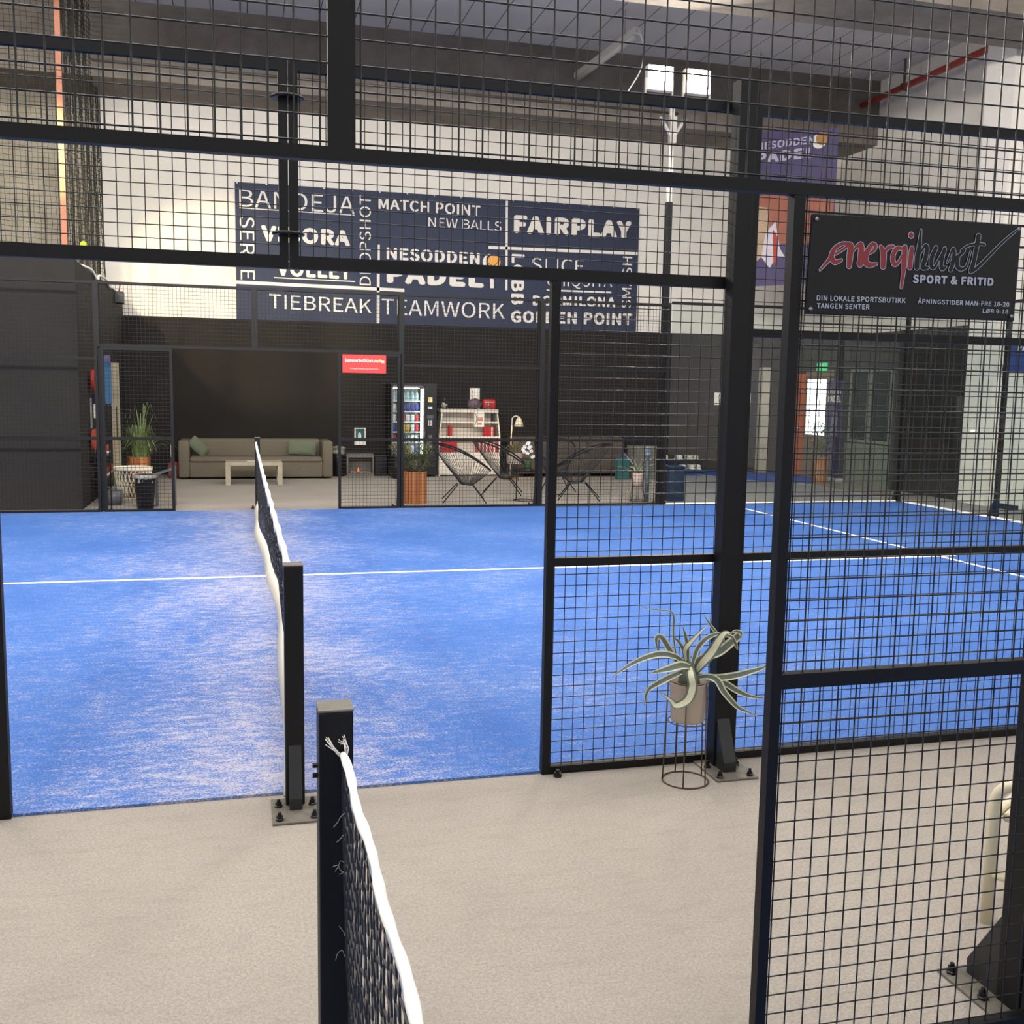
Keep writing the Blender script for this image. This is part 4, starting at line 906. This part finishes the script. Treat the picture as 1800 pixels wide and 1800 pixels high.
link('jar', MB().lathe([(0, 0), (.075, 0), (.08, .02), (.08, .15), (.05, .18), (.052, .19), (.046, .19), (.04, .18), (.07, .15), (.07, .02), (0, .015)], n=20), M['glass'], t, True); link('lid', MB().lathe([(0, .19), (.056, .19), (.056, .215), (.015, .22), (.015, .24), (0, .24)], n=20), M['glass'], t, True)
mb = MB(); rn = random.Random(8)
for k in range(12): mb.ball((rn.uniform(-.04, .04), rn.uniform(-.04, .04), rn.uniform(.035, .1)), .02, 6)
link('contents', mb, M['pinkpot'], t, True)
t = thing('wall_notice', 'white printed notice on the dark wall above the bookshelf', 'poster', (4.35, 15.95, 1.5)); link('sheet', MB().box(-.1, .1, 0, .006, -.21, .21), M['paper'], t); link('stripe', MB().tube([(-.06+.02*math.sin(k*.5), -.002, .18-.3*k/8) for k in range(9)], .006, 4), M['bookblack'], t)
t = thing('paper_notice', 'white notice with red print hanging from the bookshelf edge', 'poster', (4.28, 15.25, 1.09)); link('sheet', MB().box(-.1, .11, 0, .005, -.13, .16), M['paper'], t)
link('stripe', MB().tube([(-.07+.025*math.sin(k*.45), -.002, .13-.24*k/8) for k in range(9)], .006, 4), M['bookblack'], t); link('red_print', MB().box(-.03, .08, -.002, 0, -.02, .05).box(-.03, .06, -.002, 0, -.09, -.05), mat('faded_red_print', '#c98a7c', .8, noise=(60, .3)), t)
t = thing('gift_bag', 'clear printed bag of sweets on top of the bookshelf', 'bag', (4.23, 15.42, 1.301)); mb = MB().ball((0, 0, .1), .14, 12, .75); rn = random.Random(3); mb.v = [(x+rn.uniform(-.012, .012), y+rn.uniform(-.012, .012), max(0, z+rn.uniform(-.012, .012))) for x, y, z in mb.v]; link('bag', mb, M['clear'], t)
t = thing('red_bag', 'red nylon bag on top of the bookshelf at the right', 'bag', (4.52, 15.42, 1.301)); link('body', MB().bevbox(-.13, .13, -.07, .07, 0, .2, .05), M['redbag'], t, True); link('zip', MB().tube([(-.1, -.072, .13), (.1, -.072, .14)], .004, 4), M['bookwhite'], t)
t = thing('silver_canister', 'small silver canister in front of the red bag on the bookshelf', 'canister', (4.48, 15.31, 1.301)); link('body', MB().lathe([(0, 0), (.022, 0), (.022, .11), (.012, .125), (0, .125)], n=16), M['steel'], t, True); link('cap', MB().lathe([(0, .125), (.011, .125), (.011, .14), (0, .14)], n=12), M['whitepack'], t, True)
# reading lamp
t = thing('floor_lamp', 'cream and brass reading lamp beside the bookshelf', 'lamp', (4.80, 14.75, 0))
link('base', MB().lathe([(0, 0), (.13, 0), (.13, .02), (.02, .035), (0, .035)], n=24), M['brass'], t, True)
link('stem', MB().tube(spline([Vector(p) for p in ((0, 0, .03), (0, 0, .6), (.012, 0, 1.08), (.03, 0, 1.16), (.08, 0, 1.19), (.13, 0, 1.18))], 6), .011, 8), M['lampwhite'], t, True)
sh = link('lamp_shade', MB().lathe([(.092, -.13), (.075, -.06), (.045, .02), (.03, .03), (.03, .055), (0, .06), (0, .052), (.026, .046), (.04, .012), (.07, -.062), (.087, -.13)], (.15, 0, 1.12), 24), M['lampwhite'], t, True)
link('bulb', MB().ball((.15, 0, 1.04), .03, 10), mat('warm_bulb', '#ffd79a', .5, emit=18), t, True)
pl = bpy.data.lights.new('lamp_glow', 'POINT'); pl.energy = 9; pl.color = (1, .62, .28); pl.shadow_soft_size = .03; plo = bpy.data.objects.new('lamp_glow', pl); COL.objects.link(plo); plo.location = (4.95, 14.75, .98)
# planter box with dry plant by the lamp
t = thing('dry_plant', 'dry leaved plant in a square beige pot on thin legs beneath the reading lamp', 'potted plant', (4.72, 14.2, 0))
link('pot', MB().prism([(-.11, .32), (.11, .32), (.12, .52), (-.12, .52)], 'y', -.1, .1), M['pot'], t)
for x in (-.07, .07):
    for y in (-.06, .06): link('leg', MB().cyl((x, y, 0), (x, y, .33), .008, n=6), M['rod'], t)
mb = MB(); leafclump(mb, (0, 0, .5), 22, .24, .22, .03, random.Random(2), .6); link('foliage', mb, mat('dry_olive_leaf', '#6d6440', .7, noise=(6, .3)), t, True)
# second sofa
t = thing('sofa', 'brown grey upholstered sofa behind the lounge chairs, right of the bookshelf', 'sofa', (6.2, 15.4, 0))
link('base', MB().bevbox(-1.2, 1.2, -.42, .42, .06, .36, .03), M['darksofa'], t, True); link('backrest', MB().bevbox(-1.2, 1.2, .14, .44, .34, .76, .06), M['darksofa'], t, True)
for k in range(3):
    x0 = -1.18+.787*k; link('back_cushion', MB().bevbox(x0, x0+.78, -.02, .2, .40, .68, .06), M['darksofa'], t, True); link('seat_cushion', MB().bevbox(x0, x0+.78, -.44, .02, .35, .44, .04), M['darksofa'], t, True)
for x in (-1.1, 1.1): link('foot', MB().box(x-.04, x+.04, -.36, .36, 0, .06), M['vend'], t)
# string chairs
def chair_parts(t):
    N = 56; RIM = []; HUB = []
    for k in range(N):
        a = 2*PI*k/N; c, s = math.cos(a), math.sin(a)
        bk = .5-.5*s                        # 0 at the front (+y), 1 at the back
        wd = .36*(1-.10*bk); y = .40*s-.02 - .05*bk; z = .47+.40*math.sin(bk*PI/2)**.9
        RIM.append(Vector((wd*c, y-.06*bk, z)))
        HUB.append(Vector((.15*c, .10*s+.02, .255+.02*bk)))
    link('rim', MB().tube(RIM, .013, 8, closed=True), M['black'], t, True)
    link('hub_ring', MB().tube(HUB, .009, 6, closed=True), M['black'], t, True)
    mb = MB()
    for k in range(N):
        p, q = RIM[k], HUB[k]; mb.tube([p, p.lerp(q, .5)+Vector((0, 0, -.015)), q], .0035, 4, caps=False)
    for k in range(0, N//2, 2): mb.tube([HUB[k], HUB[(N-k) % N]], .0035, 4, caps=False)
    link('cord_seat', mb, M['cord'], t, True)
    lf = [(.30, .30), (-.30, .30), (.30, -.34), (-.30, -.34)]
    for x, y in lf: link('leg', MB().tube([(x, y, .008), (x*.45, y*.35, .262)], .009, 7), M['black'], t, True)
    mb = MB(); mb.tube([(.135, .105, .262), (-.135, .105, .262)], .009, 6); mb.tube([(.135, -.119, .262), (-.135, -.119, .262)], .009, 6); link('under_frame', mb, M['black'], t, True)
c1 = thing('lounge_chair', 'black string lounge chair nearest the bamboo planter', 'chair', (3.07, 10.85, 0), -1.74, 'round black string chairs of the lounge'); chair_parts(c1)
dup(c1, (3.92, 11.85, 0), -1.86, 'black string lounge chair in front of the bookshelf')
dup(c1, (4.90, 10.98, 0), 1.25, 'black string lounge chair right of the orchid table, facing left')
dup(c1, (4.95, 12.35, 0), PI-.1, 'black string lounge chair half hidden by the fence jamb, behind the orchid table')
# side table with orchid
t = thing('side_table', 'round black side table with thin wire legs under the white orchid', 'table', (4.0, 10.88, 0))
link('top', MB().lathe([(0, .455), (.19, .455), (.192, .46), (.192, .475), (.185, .478), (.183, .468), (0, .468)], n=36), M['black'], t)
mb = MB(); ring(mb, .17, .006, .006); link('foot_ring', mb, M['black'], t, True)
for a in (.5, 2.07, 3.64, 5.21): link('leg', MB().tube([(.17*math.cos(a), .17*math.sin(a), .006), (.17*math.cos(a), .17*math.sin(a), .456)], .005, 6), M['black'], t, True)
t = thing('orchid', 'white orchid in a clear glass vase on the round black side table', 'flower', (4.05, 10.86, .469))
link('vase', MB().lathe([(0, 0), (.055, 0), (.058, .01), (.06, .17), (.056, .17), (.053, .02), (0, .015)], n=24), M['vase'], t, True)
link('moss', MB().lathe([(0, .018), (.05, .02), (.05, .12), (.03, .14), (0, .145)], n=16), M['moss'], t, True)
link('water_base', MB().lathe([(0, .0), (.052, .0), (.052, .017), (0, .017)], n=16), M['steel'], t)
sp = spline([Vector(p) for p in ((0, 0, .12), (-.02, 0, .25), (-.03, 0, .36), (.01, 0, .42))], 5); sp2 = spline([Vector(p) for p in ((0, 0, .12), (.04, 0, .22), (.09, 0, .25))], 5)
link('stem', MB().tube(sp, .004, 5).tube(sp2, .004, 5), M['stem'], t, True)
rn = random.Random(1)
for p in ((-.06, -.02, .36), (-.02, -.03, .40), (.0, -.03, .34), (.04, -.02, .29), (-.07, -.02, .28), (-.02, -.03, .26), (-.08, 0, .32), (.10, -.02, .21), (.06, -.02, .2), (.0, -.02, .42), (.03, -.02, .36)):
    mb = MB()
    for k in range(5):
        a = 2*PI*k/5+rn.uniform(-.2, .2); c = Vector(p)+Vector((math.cos(a)*.017, rn.uniform(-.004, .004), math.sin(a)*.017)); mb.ball(c, .016, 6, .8)
    link('blossom', mb, M['petal'], t, True)
# agave beyond the far fence
t = thing('potted_agave', 'pale striped agave in a pale pink pot on a wire stand behind the far fence', 'potted plant', (5.76, 10.62, .24))
link('pot', MB().lathe([(0, 0), (.085, 0), (.1, .19), (.102, .2), (.092, .2), (.09, .17), (0, .165)], n=28), M['pinkpot'], t, True)
rn = random.Random(21)
for k in range(17):
    a = 2*PI*k/17+rn.uniform(-.2, .2); el = rn.uniform(.35, 1.25); l = rn.uniform(.28, .44); d = Vector((math.cos(a)*math.cos(el), math.sin(a)*math.cos(el), math.sin(el)))
    b = Vector((0, 0, .17)); m_ = b+d*l*.55; e = b+d*l+Vector((math.cos(a)*.05, math.sin(a)*.05, -.06*(1.3-el)))
    mb = MB(); mb.leaf([b, m_, e], .042, .25, 6); link('leaf', mb, [mat('pale_agave_%d' % k, '#8a987e', .6, noise=(14, .2)) if k == 0 else bpy.data.materials['pale_agave_0'], M['agave_edge']], t, True)
t = thing('plant_stand', 'dark wire plant stand under the pale striped agave', 'plant stand', (5.76, 10.62, 0))
mb = MB(); ring(mb, .12, .005, .005); link('foot_ring', mb, M['black'], t, True)
mb = MB(); ring(mb, .092, .236, .004); link('top_ring', mb, M['black'], t, True)
for k in range(6): a = PI/3*k; link('rod', MB().tube([(.12*math.cos(a), .12*math.sin(a), .005), (.092*math.cos(a), .092*math.sin(a), .236)], .004, 5), M['black'], t, True)
t = thing('mat_roller', 'upright grey blue tube with pale cap beside the pale agave', 'tube', (5.84, 10.44, 0)); link('tube', MB().lathe([(0, 0), (.035, 0), (.035, .72), (0, .72)], n=14), mat('slate_blue_tube', '#4a525c', .5, noise=(6, .08)), t, True); link('cap', MB().lathe([(0, .72), (.046, .72), (.05, .74), (.05, .84), (.03, .86), (0, .86)], n=14), mat('pale_blue_cap', '#8791a0', .5, noise=(6, .06)), t, True)
t = thing('shopping_bag', 'teal and blue printed bag on the floor left of the pale agave', 'bag', (6.95, 14.4, 0)); link('body', MB().bevbox(-.12, .12, -.1, .1, 0, .42, .03), M['teal'], t); link('handle', MB().tube(spline([Vector(p) for p in ((-.08, 0, .41), (-.06, 0, .50), (.06, 0, .50), (.08, 0, .41))], 5), .01, 5), M['bluepack'], t, True)
t = thing('grey_crate', 'plain grey box standing behind the pale agave', 'box', (7.5, 14.6, 0)); link('body', MB().bevbox(-.3, .3, -.2, .2, 0, .6, .01), mat('olive_grey_box', '#6b6a60', .7, noise=(5, .1)), t); link('lid', MB().bevbox(-.31, .31, -.21, .21, .6, .64, .008), mat('olive_grey_lid', '#77766b', .7, noise=(5, .1)), t)
# bins
def bin_(name, lab, loc, r0, r1, h, bag=False):
    t = thing(name, lab, 'bin', loc); link('body', MB().lathe([(0, 0), (r0, 0), (r1, h), (r1+.008, h+.004), (r1-.006, h+.006), (r0-.01, .02), (0, .015)], n=28), M['bin'], t, True)
    if bag:
        mb = MB(); rn = random.Random(5); mb.lathe([(r1-.01, h-.1), (r1-.004, h+.006), (r1+.012, h+.012), (r1+.02, h-.03), (r1+.014, h-.045)], n=36); mb.v = [(x*(1+rn.uniform(-.03, .04)), y*(1+rn.uniform(-.03, .04)), z+rn.uniform(-.008, .012)) for x, y, z in mb.v]; link('bin_liner', mb, M['bag'], t)
    return t
bin_('waste_bin', 'navy tapered bin with grey liner beside the white wire table', (-1.46, 10.42, 0), .105, .145, .46, True)
t = thing('waste_bin', 'slim dark navy bin standing behind the glass pane', 'bin', (6.36, 10.62, 0)); link('body', MB().bevbox(-.135, .135, -.13, .13, 0, .5, .02), M['bin'], t, True); link('lid', MB().bevbox(-.14, .14, -.135, .135, .5, .55, .02), M['bin'], t, True)
# wire basket table, grass plant, board, pennant, bucket
t = thing('basket_table', 'white topped wire basket table in front of the grass plant', 'table', (-1.70, 11.35, 0))
link('top', MB().lathe([(0, .46), (.265, .46), (.27, .465), (.27, .495), (.262, .50), (.258, .485), (0, .485)], n=36), M['tray'], t)
mb = MB()
for k in range(28):
    for s in (-1, 1):
        a = 2*PI*k/28; mb.tube([(.262*math.cos(a), .262*math.sin(a), .46), (.20*math.cos(a+s*.55), .20*math.sin(a+s*.55), .02)], .004, 4)
for r, z in ((.262, .46), (.235, .26), (.2, .02)): ring(mb, r, z, .005)
link('wire_basket', mb, M['basket'], t, True)
t = thing('potted_grass', 'tall grass plant in a copper brown slatted pot behind the wire table', 'potted plant', (-1.68, 12.0, 0))
link('pot', MB().lathe([(0, 0), (.155, 0), (.17, .6), (.155, .6), (.15, .54), (0, .54)], n=28), M['copper'], t)
mb = MB(); rn = random.Random(14)
leafclump(mb, (0, 0, .54), 210, .5, .2, .014, rn, .35); leafclump(mb, (.08, 0, .54), 60, .36, .34, .013, rn, .8); leafclump(mb, (.05, 0, .54), 22, .85, .22, .012, rn, .25)
for k in range(10): mb.leaf([(-.08, -.1, .55), (-.2-.012*k, -.15, .75-.03*k), (-.3-.01*k, -.2, .45-.03*k), (-.28-.008*k, -.2, .12+.02*k)], .010, .1, 5, edge=False)
link('grass_blade', mb, M['grass'], t, True)
t = thing('leaning_board', 'tall narrow beige board standing behind the wire table', 'board', (-1.95, 11.75, 0)); link('plank', MB().box(-.055, .055, -.02, .02, 0, 1.98), M['beigeb'], t, bevel=.004); link('slot', MB().box(.005, .02, -.024, -.019, .9, 1.35), M['dark2'], t)
t = thing('pennant', 'narrow blue cloth pennant hanging beside the far fence post at left', 'pennant', (-1.92, 10.62, 1.41)); link('cloth', MB().box(-.055, .05, -.006, .006, 0, .54), M['bluecloth'], t); link('pole', MB().cyl((0, .02, -1.41), (0, .02, .66), .007, n=8), M['black'], t, True); link('violet_head', MB().box(-.055, .045, -.006, .006, .54, .645), M['violet'], t)
for k in range(3): link('tassel', MB().tube([(-.04+.04*k, 0, 0), (-.04+.04*k, 0, -.025)], .006, 5), M['bluecloth'], t)
t = thing('grey_bucket', 'small grey bucket on the floor below the wire table', 'bucket', (-1.93, 10.95, 0)); link('body', MB().lathe([(0, 0), (.11, 0), (.135, .2), (.128, .2), (.105, .015), (0, .012)], n=24), M['grey'], t, True); link('handle', MB().tube([(.13*math.cos(a), 0, .2+.05*math.sin(a)) for a in [PI*k/8 for k in range(9)]], .004, 5), M['steel'], t, True)
t = thing('wall_ladle_rod', 'thin grey rod standing by the jamb of the far opening', 'rod', (-1.18, 11.6, 0)); t.name = 'upright_rod'; link('rod', MB().cyl((0, 0, 0), (0, 0, .86), .012, n=8), M['steel'], t, True); link('grip', MB().cyl((0, 0, .62), (0, 0, .8), .018, n=8), M['alu'], t, True)
t = thing('folded_ramp', 'dark grey sloping board leaning by the jamb of the far opening', 'board', (-1.2, 10.75, 0)); link('panel', MB().prism([(-.16, .42), (.12, .52), (.12, .55), (-.16, .45)], 'y', -.1, .1), M['grey'], t); link('leg', MB().box(-.15, -.12, -.08, .08, 0, .43), M['grey'], t); link('leg', MB().box(.09, .12, -.08, .08, 0, .52), M['grey'], t)
# racket display on the side of the dark partition
def racket(y, z, lab, mcol, grp, tilt=0):
    r = thing('padel_racket', lab, 'racket', (-2.19, y, z), group=grp); pts = [(0, .125*math.cos(a), .15*math.sin(a)+.17) for a in [2*PI*k/20 for k in range(20)]]
    vs = [(-.018, p[1], p[2]) for p in pts]+[(.018, p[1], p[2]) for p in pts]; mb = MB().add(vs, [tuple(range(20)), tuple(reversed(range(20, 40)))]+[(i, 20+i, 20+(i+1) % 20, (i+1) % 20) for i in range(20)])
    link('head', mb, mcol, r); link('throat', MB().box(-.015, .015, -.04, .04, -.02, .05), M['vend'], r); link('grip', MB().cyl((0, 0, -.16), (0, 0, -.01), .016, n=8), M['vend'], r); r.rotation_euler = (tilt, 0, 0); return r
gR = 'rackets hung on the side of the dark partition'
racket(11.35, 1.55, 'red and black racket hung highest on the side of the dark partition', M['redbag'], gR)
racket(11.2, .72, 'orange red racket hung left on the side of the dark partition', M['coral'], gR); racket(11.6, .72, 'orange red racket hung second on the side of the dark partition', M['coral'], gR)
def shoe(y, z, lab):
    s = thing('sports_shoe', lab, 'shoe', (-2.12, y, z), group='orange striped shoes on the partition side')
    link('upper', MB().bevbox(-.05, .05, -.13, .12, .03, .12, .03), M['coral'], s, True); link('sole', MB().bevbox(-.055, .055, -.14, .13, 0, .035, .012), M['whitepack'], s, True)
    link('stripe', MB().box(-.052, .052, -.05, -.03, .05, .1).box(-.052, .052, .0, .02, .05, .1), M['vend'], s)
link_sh = thing('shoe_ledge', 'black ledges for shoes on the side of the dark partition', 'shelf', (-2.14, 11.9, .3))
for z in (.34, .66): link('ledge', MB().box(-.11, .09, -.7, .7, z-.32, z-.3), M['vend'], link_sh)
shoe(11.9, .661, 'orange striped shoe on the upper ledge of the dark partition'); shoe(11.75, .341, 'orange striped shoe on the lower ledge, nearer to the viewer'); shoe(12.35, .341, 'orange striped shoe on the lower ledge, farther from the viewer')
t = thing('price_strip', 'white vertical price strip on the side of the dark partition', 'strip', (-2.24, 11.7, 1.38)); link('strip', MB().box(0, .012, -.05, .05, -.2, .2), M['paper'], t)
t = thing('price_strip', 'grey vertical price strip left of the white one on the dark partition', 'strip', (-2.24, 11.35, 1.25)); link('strip', MB().box(0, .012, -.05, .05, -.2, .22), mat('pale_grey_card', '#9a9590', .8, noise=(9, .1)), t)
t = thing('red_box', 'crumpled red and white parcel on the floor left of the sofa', 'box', (-1.4, 15.3, 0)); link('body', MB().bevbox(-.08, .1, -.1, .1, 0, .28, .04), mat('red_white_wrap', '#8c4a3e', .7, noise=(12, .5)), t, True); link('tie', MB().tube([(-.05, 0, .27), (0, 0, .33), (.06, 0, .27)], .008, 5), M['redbag'], t, True)

# ------------------------------------------------------------------ far right: entrance corner seen through the glass
t = thing('entrance_door', 'orange entrance door at the far right corner behind the glass', 'door', (11.165, 15.2, 0)); link('leaf', MB().box(-.03, .03, -.21, .25, .02, 2.12), M['orange'], t, bevel=.004)
link('handle', MB().tube([(-.03, -.14, 1.0), (-.07, -.14, 1.0), (-.07, -.02, 1.0)], .012, 6), M['whitepack'], t, True)
t = thing('entrance_surround', 'brown panelled surround of the bright window beside the orange door', 'panelling', (11.17, 14.4, 0)); link('panel', MB().box(-.005, .025, -.45, .55, 0, .84), M['brown'], t); link('head', MB().box(-.005, .025, -.45, .55, 2.06, 2.18), M['brown'], t); link('jamb', MB().box(-.005, .025, -.45, -.31, .84, 2.02), M['slat'], t)
t = thing('bright_window', 'blown out daylight window between orange door and padel roll-up banner', 'window', (11.16, 14.5, .88)); link('pane', MB().box(0, .02, -.36, .36, 0, 1.12), M['win'], t); link('frame', MB().box(-.01, .03, -.40, -.36, -.04, 1.16).box(-.01, .03, .36, .40, -.04, 1.16).box(-.01, .03, -.36, .36, 1.12, 1.16).box(-.01, .03, -.36, .36, -.04, 0), M['brown'], t)
t = thing('exit_sign', 'small lit green exit sign above the bright window', 'sign', (11.14, 14.32, 2.17)); link('box', MB().bevbox(-.03, .03, -.16, .16, 0, .16, .01), M['exitg'], t)
link('pictogram', MB().box(-.034, -.03, -.1, -.02, .04, .12).prism([(.02, .05), (.1, .08), (.02, .11)], 'x', -.034, -.03), M['whitepack'], t)
t = thing('rollup_banner', 'violet padel roll-up banner beside the bright window', 'banner', (11.06, 13.68, 0)); link('sheet', MB().box(-.005, .005, -.28, .26, .08, 1.98), M['violet'], t); link('stand', MB().bevbox(-.1, .1, -.3, .28, 0, .08, .02), M['alu'], t)
mb = MB(); put_text(mb, 'NESODDEN', lambda u, v: (-.007, .22-.44*u, 1.7+.09*v), 1); put_text(mb, 'PADEL', lambda u, v: (-.007, .22-.46*u, 1.55+.13*v), 2); link('lettering', mb, M['letter'], t)
link('pattern', MB().add([(-.006, .1, .9), (-.006, -.2, .9), (-.006, -.16, 1.3), (-.006, -.05, 1.45), (-.006, .06, 1.25)], [(0, 1, 2, 3, 4)]), mat('grey_violet_print', '#7d7590', .7, noise=(9, .3)), t)
t = thing('potted_plant', 'bushy plant in a tall wooden pot beside the bright window', 'potted plant', (10.62, 13.35, 0)); link('pot', MB().lathe([(0, 0), (.15, 0), (.15, .5), (.13, .5), (.13, .45), (0, .45)], n=24), M['wood'], t)
mb = MB(); rn = random.Random(31)
for k in range(260):
    a = rn.uniform(0, 2*PI); r = rn.uniform(0, .26); z = rn.uniform(.48, 1.15); p = Vector((r*math.cos(a), r*math.sin(a), z)); a2 = rn.uniform(0, 2*PI); e = p+Vector((math.cos(a2)*.09, math.sin(a2)*.09, rn.uniform(-.03, .06))); mb.leaf([p, p.lerp(e, .5), e], .03, .1, 2, edge=False)
link('foliage', mb, mat('fresh_leaf', '#5f7d55', .7, noise=(6, .3)), t, True); mb = MB()
for k in range(6): mb.tube([(0, 0, .45), (.12*math.cos(k), .12*math.sin(k), 1.0)], .006, 5)
link('stem', mb, M['stem'], t, True)
def darkwin(y0, y1, lab):
    t = thing('dark_window', lab, 'window', (11.17, (y0+y1)/2, .86)); h = (y1-y0)/2; link('pane', MB().box(0, .02, -h, h, 0, 1.28), M['wing'], t); link('frame', MB().box(-.02, .03, -h-.04, -h, -.05, 1.33).box(-.02, .03, h, h+.04, -.05, 1.33).box(-.02, .03, -h, h, -.05, 0).box(-.02, .03, -h, h, 1.28, 1.33), M['slat'], t)
darkwin(12.75, 13.28, 'dark window nearest the padel roll-up banner'); darkwin(12.05, 12.62, 'dark window farther right of the padel roll-up banner')
mb = MB()
for k in range(14): mb.box(11.15, 11.19, 12.0+.1*k, 12.085+.1*k, 0, .78)
t = thing('grey_cladding', 'grey vertical boards under the dark windows at the far right', 'cladding', (11.17, 12.7, 0)); link('boards', mb, M['slat'], t, world=True)
mb = MB(); pts = [(8.3, 16), (8.3, 15.1), (9.3, 14.6), (10.0, 13.0), (10.85, 13.3), (11.1, 14.2), (11.1, 15.95), (9, 15.95)]
tag(link('entrance_mat', MB().prism([(9.0, 15.9), (9.45, 14.1), (10.3, 13.2), (11.05, 13.9), (11.05, 15.9)], 'z', .001, .012), M['mat_blue']), 'blue mat on the floor before the orange door', 'mat')
tag(link('floor_runner', MB().box(7.6, 8.98, 15.1, 15.9, .001, .012), M['mat_blue']), 'blue floor strip under the shoe rack at the back wall', 'mat')
t = thing('shoe_rack', 'low black shoe rack by the dark wall behind the glass', 'rack', (8.68, 15.55, 0))
for z in (.1, .3): link('board', MB().box(-.48, .48, -.14, .14, z-.02, z), M['vend'], t)
for x in (-.46, .46): link('side', MB().box(x-.015, x+.015, -.14, .14, 0, .34), M['vend'], t)
def small_shoe(x, z, m, lab):
    s = thing('outdoor_shoe', lab, 'shoe', (x, 15.52, z), group='shoes on the low black rack'); link('upper', MB().bevbox(-.045, .045, -.12, .12, .02, .1, .03), m, s, True); link('sole', MB().bevbox(-.05, .05, -.125, .125, 0, .025, .01), M['whitepack'], s, True)
for i, (x, z, m, l) in enumerate(((8.3, .301, 'tray', 'pale shoe at the left end on top of the shoe rack'), (8.62, .301, 'whitepack', 'white shoe in the middle on top of the shoe rack'), (8.84, .301, 'alu', 'pale grey shoe right of the middle on top of the shoe rack'), (8.98, .301, 'alu', 'pale grey shoe near the right end on top of the shoe rack'),
        (8.32, .101, 'pinkpot', 'pinkish shoe at the left end of the lower rack board'), (8.72, .101, 'whitepack', 'white shoe in the middle of the lower rack board'), (8.9, .101, 'tray', 'cream boot near the right end of the lower rack board'), (9.04, .101, 'tray', 'cream boot at the right end of the lower rack board'))): small_shoe(x, z, M[m], l)
t = thing('wall_notice', 'white paper notice on the dark back wall left of the thick fence post', 'poster', (9.68, 15.94, 1.57)); link('sheet', MB().box(-.09, .09, 0, .008, -.13, .13), M['paper'], t); link('sketch', MB().tube([(.02, -.002, .1), (.0, -.002, 0), (.04, -.002, -.1)], .006, 4), M['grey'], t)
t = thing('wall_notice', 'red and white paper notice right of the thick fence post', 'poster', (10.3, 15.84, 1.56)); link('sheet', MB().box(-.09, .09, 0, .008, -.15, .15), M['paper'], t); link('red_print', MB().box(-.09, .02, -.002, 0, -.06, .04), M['coral'], t)
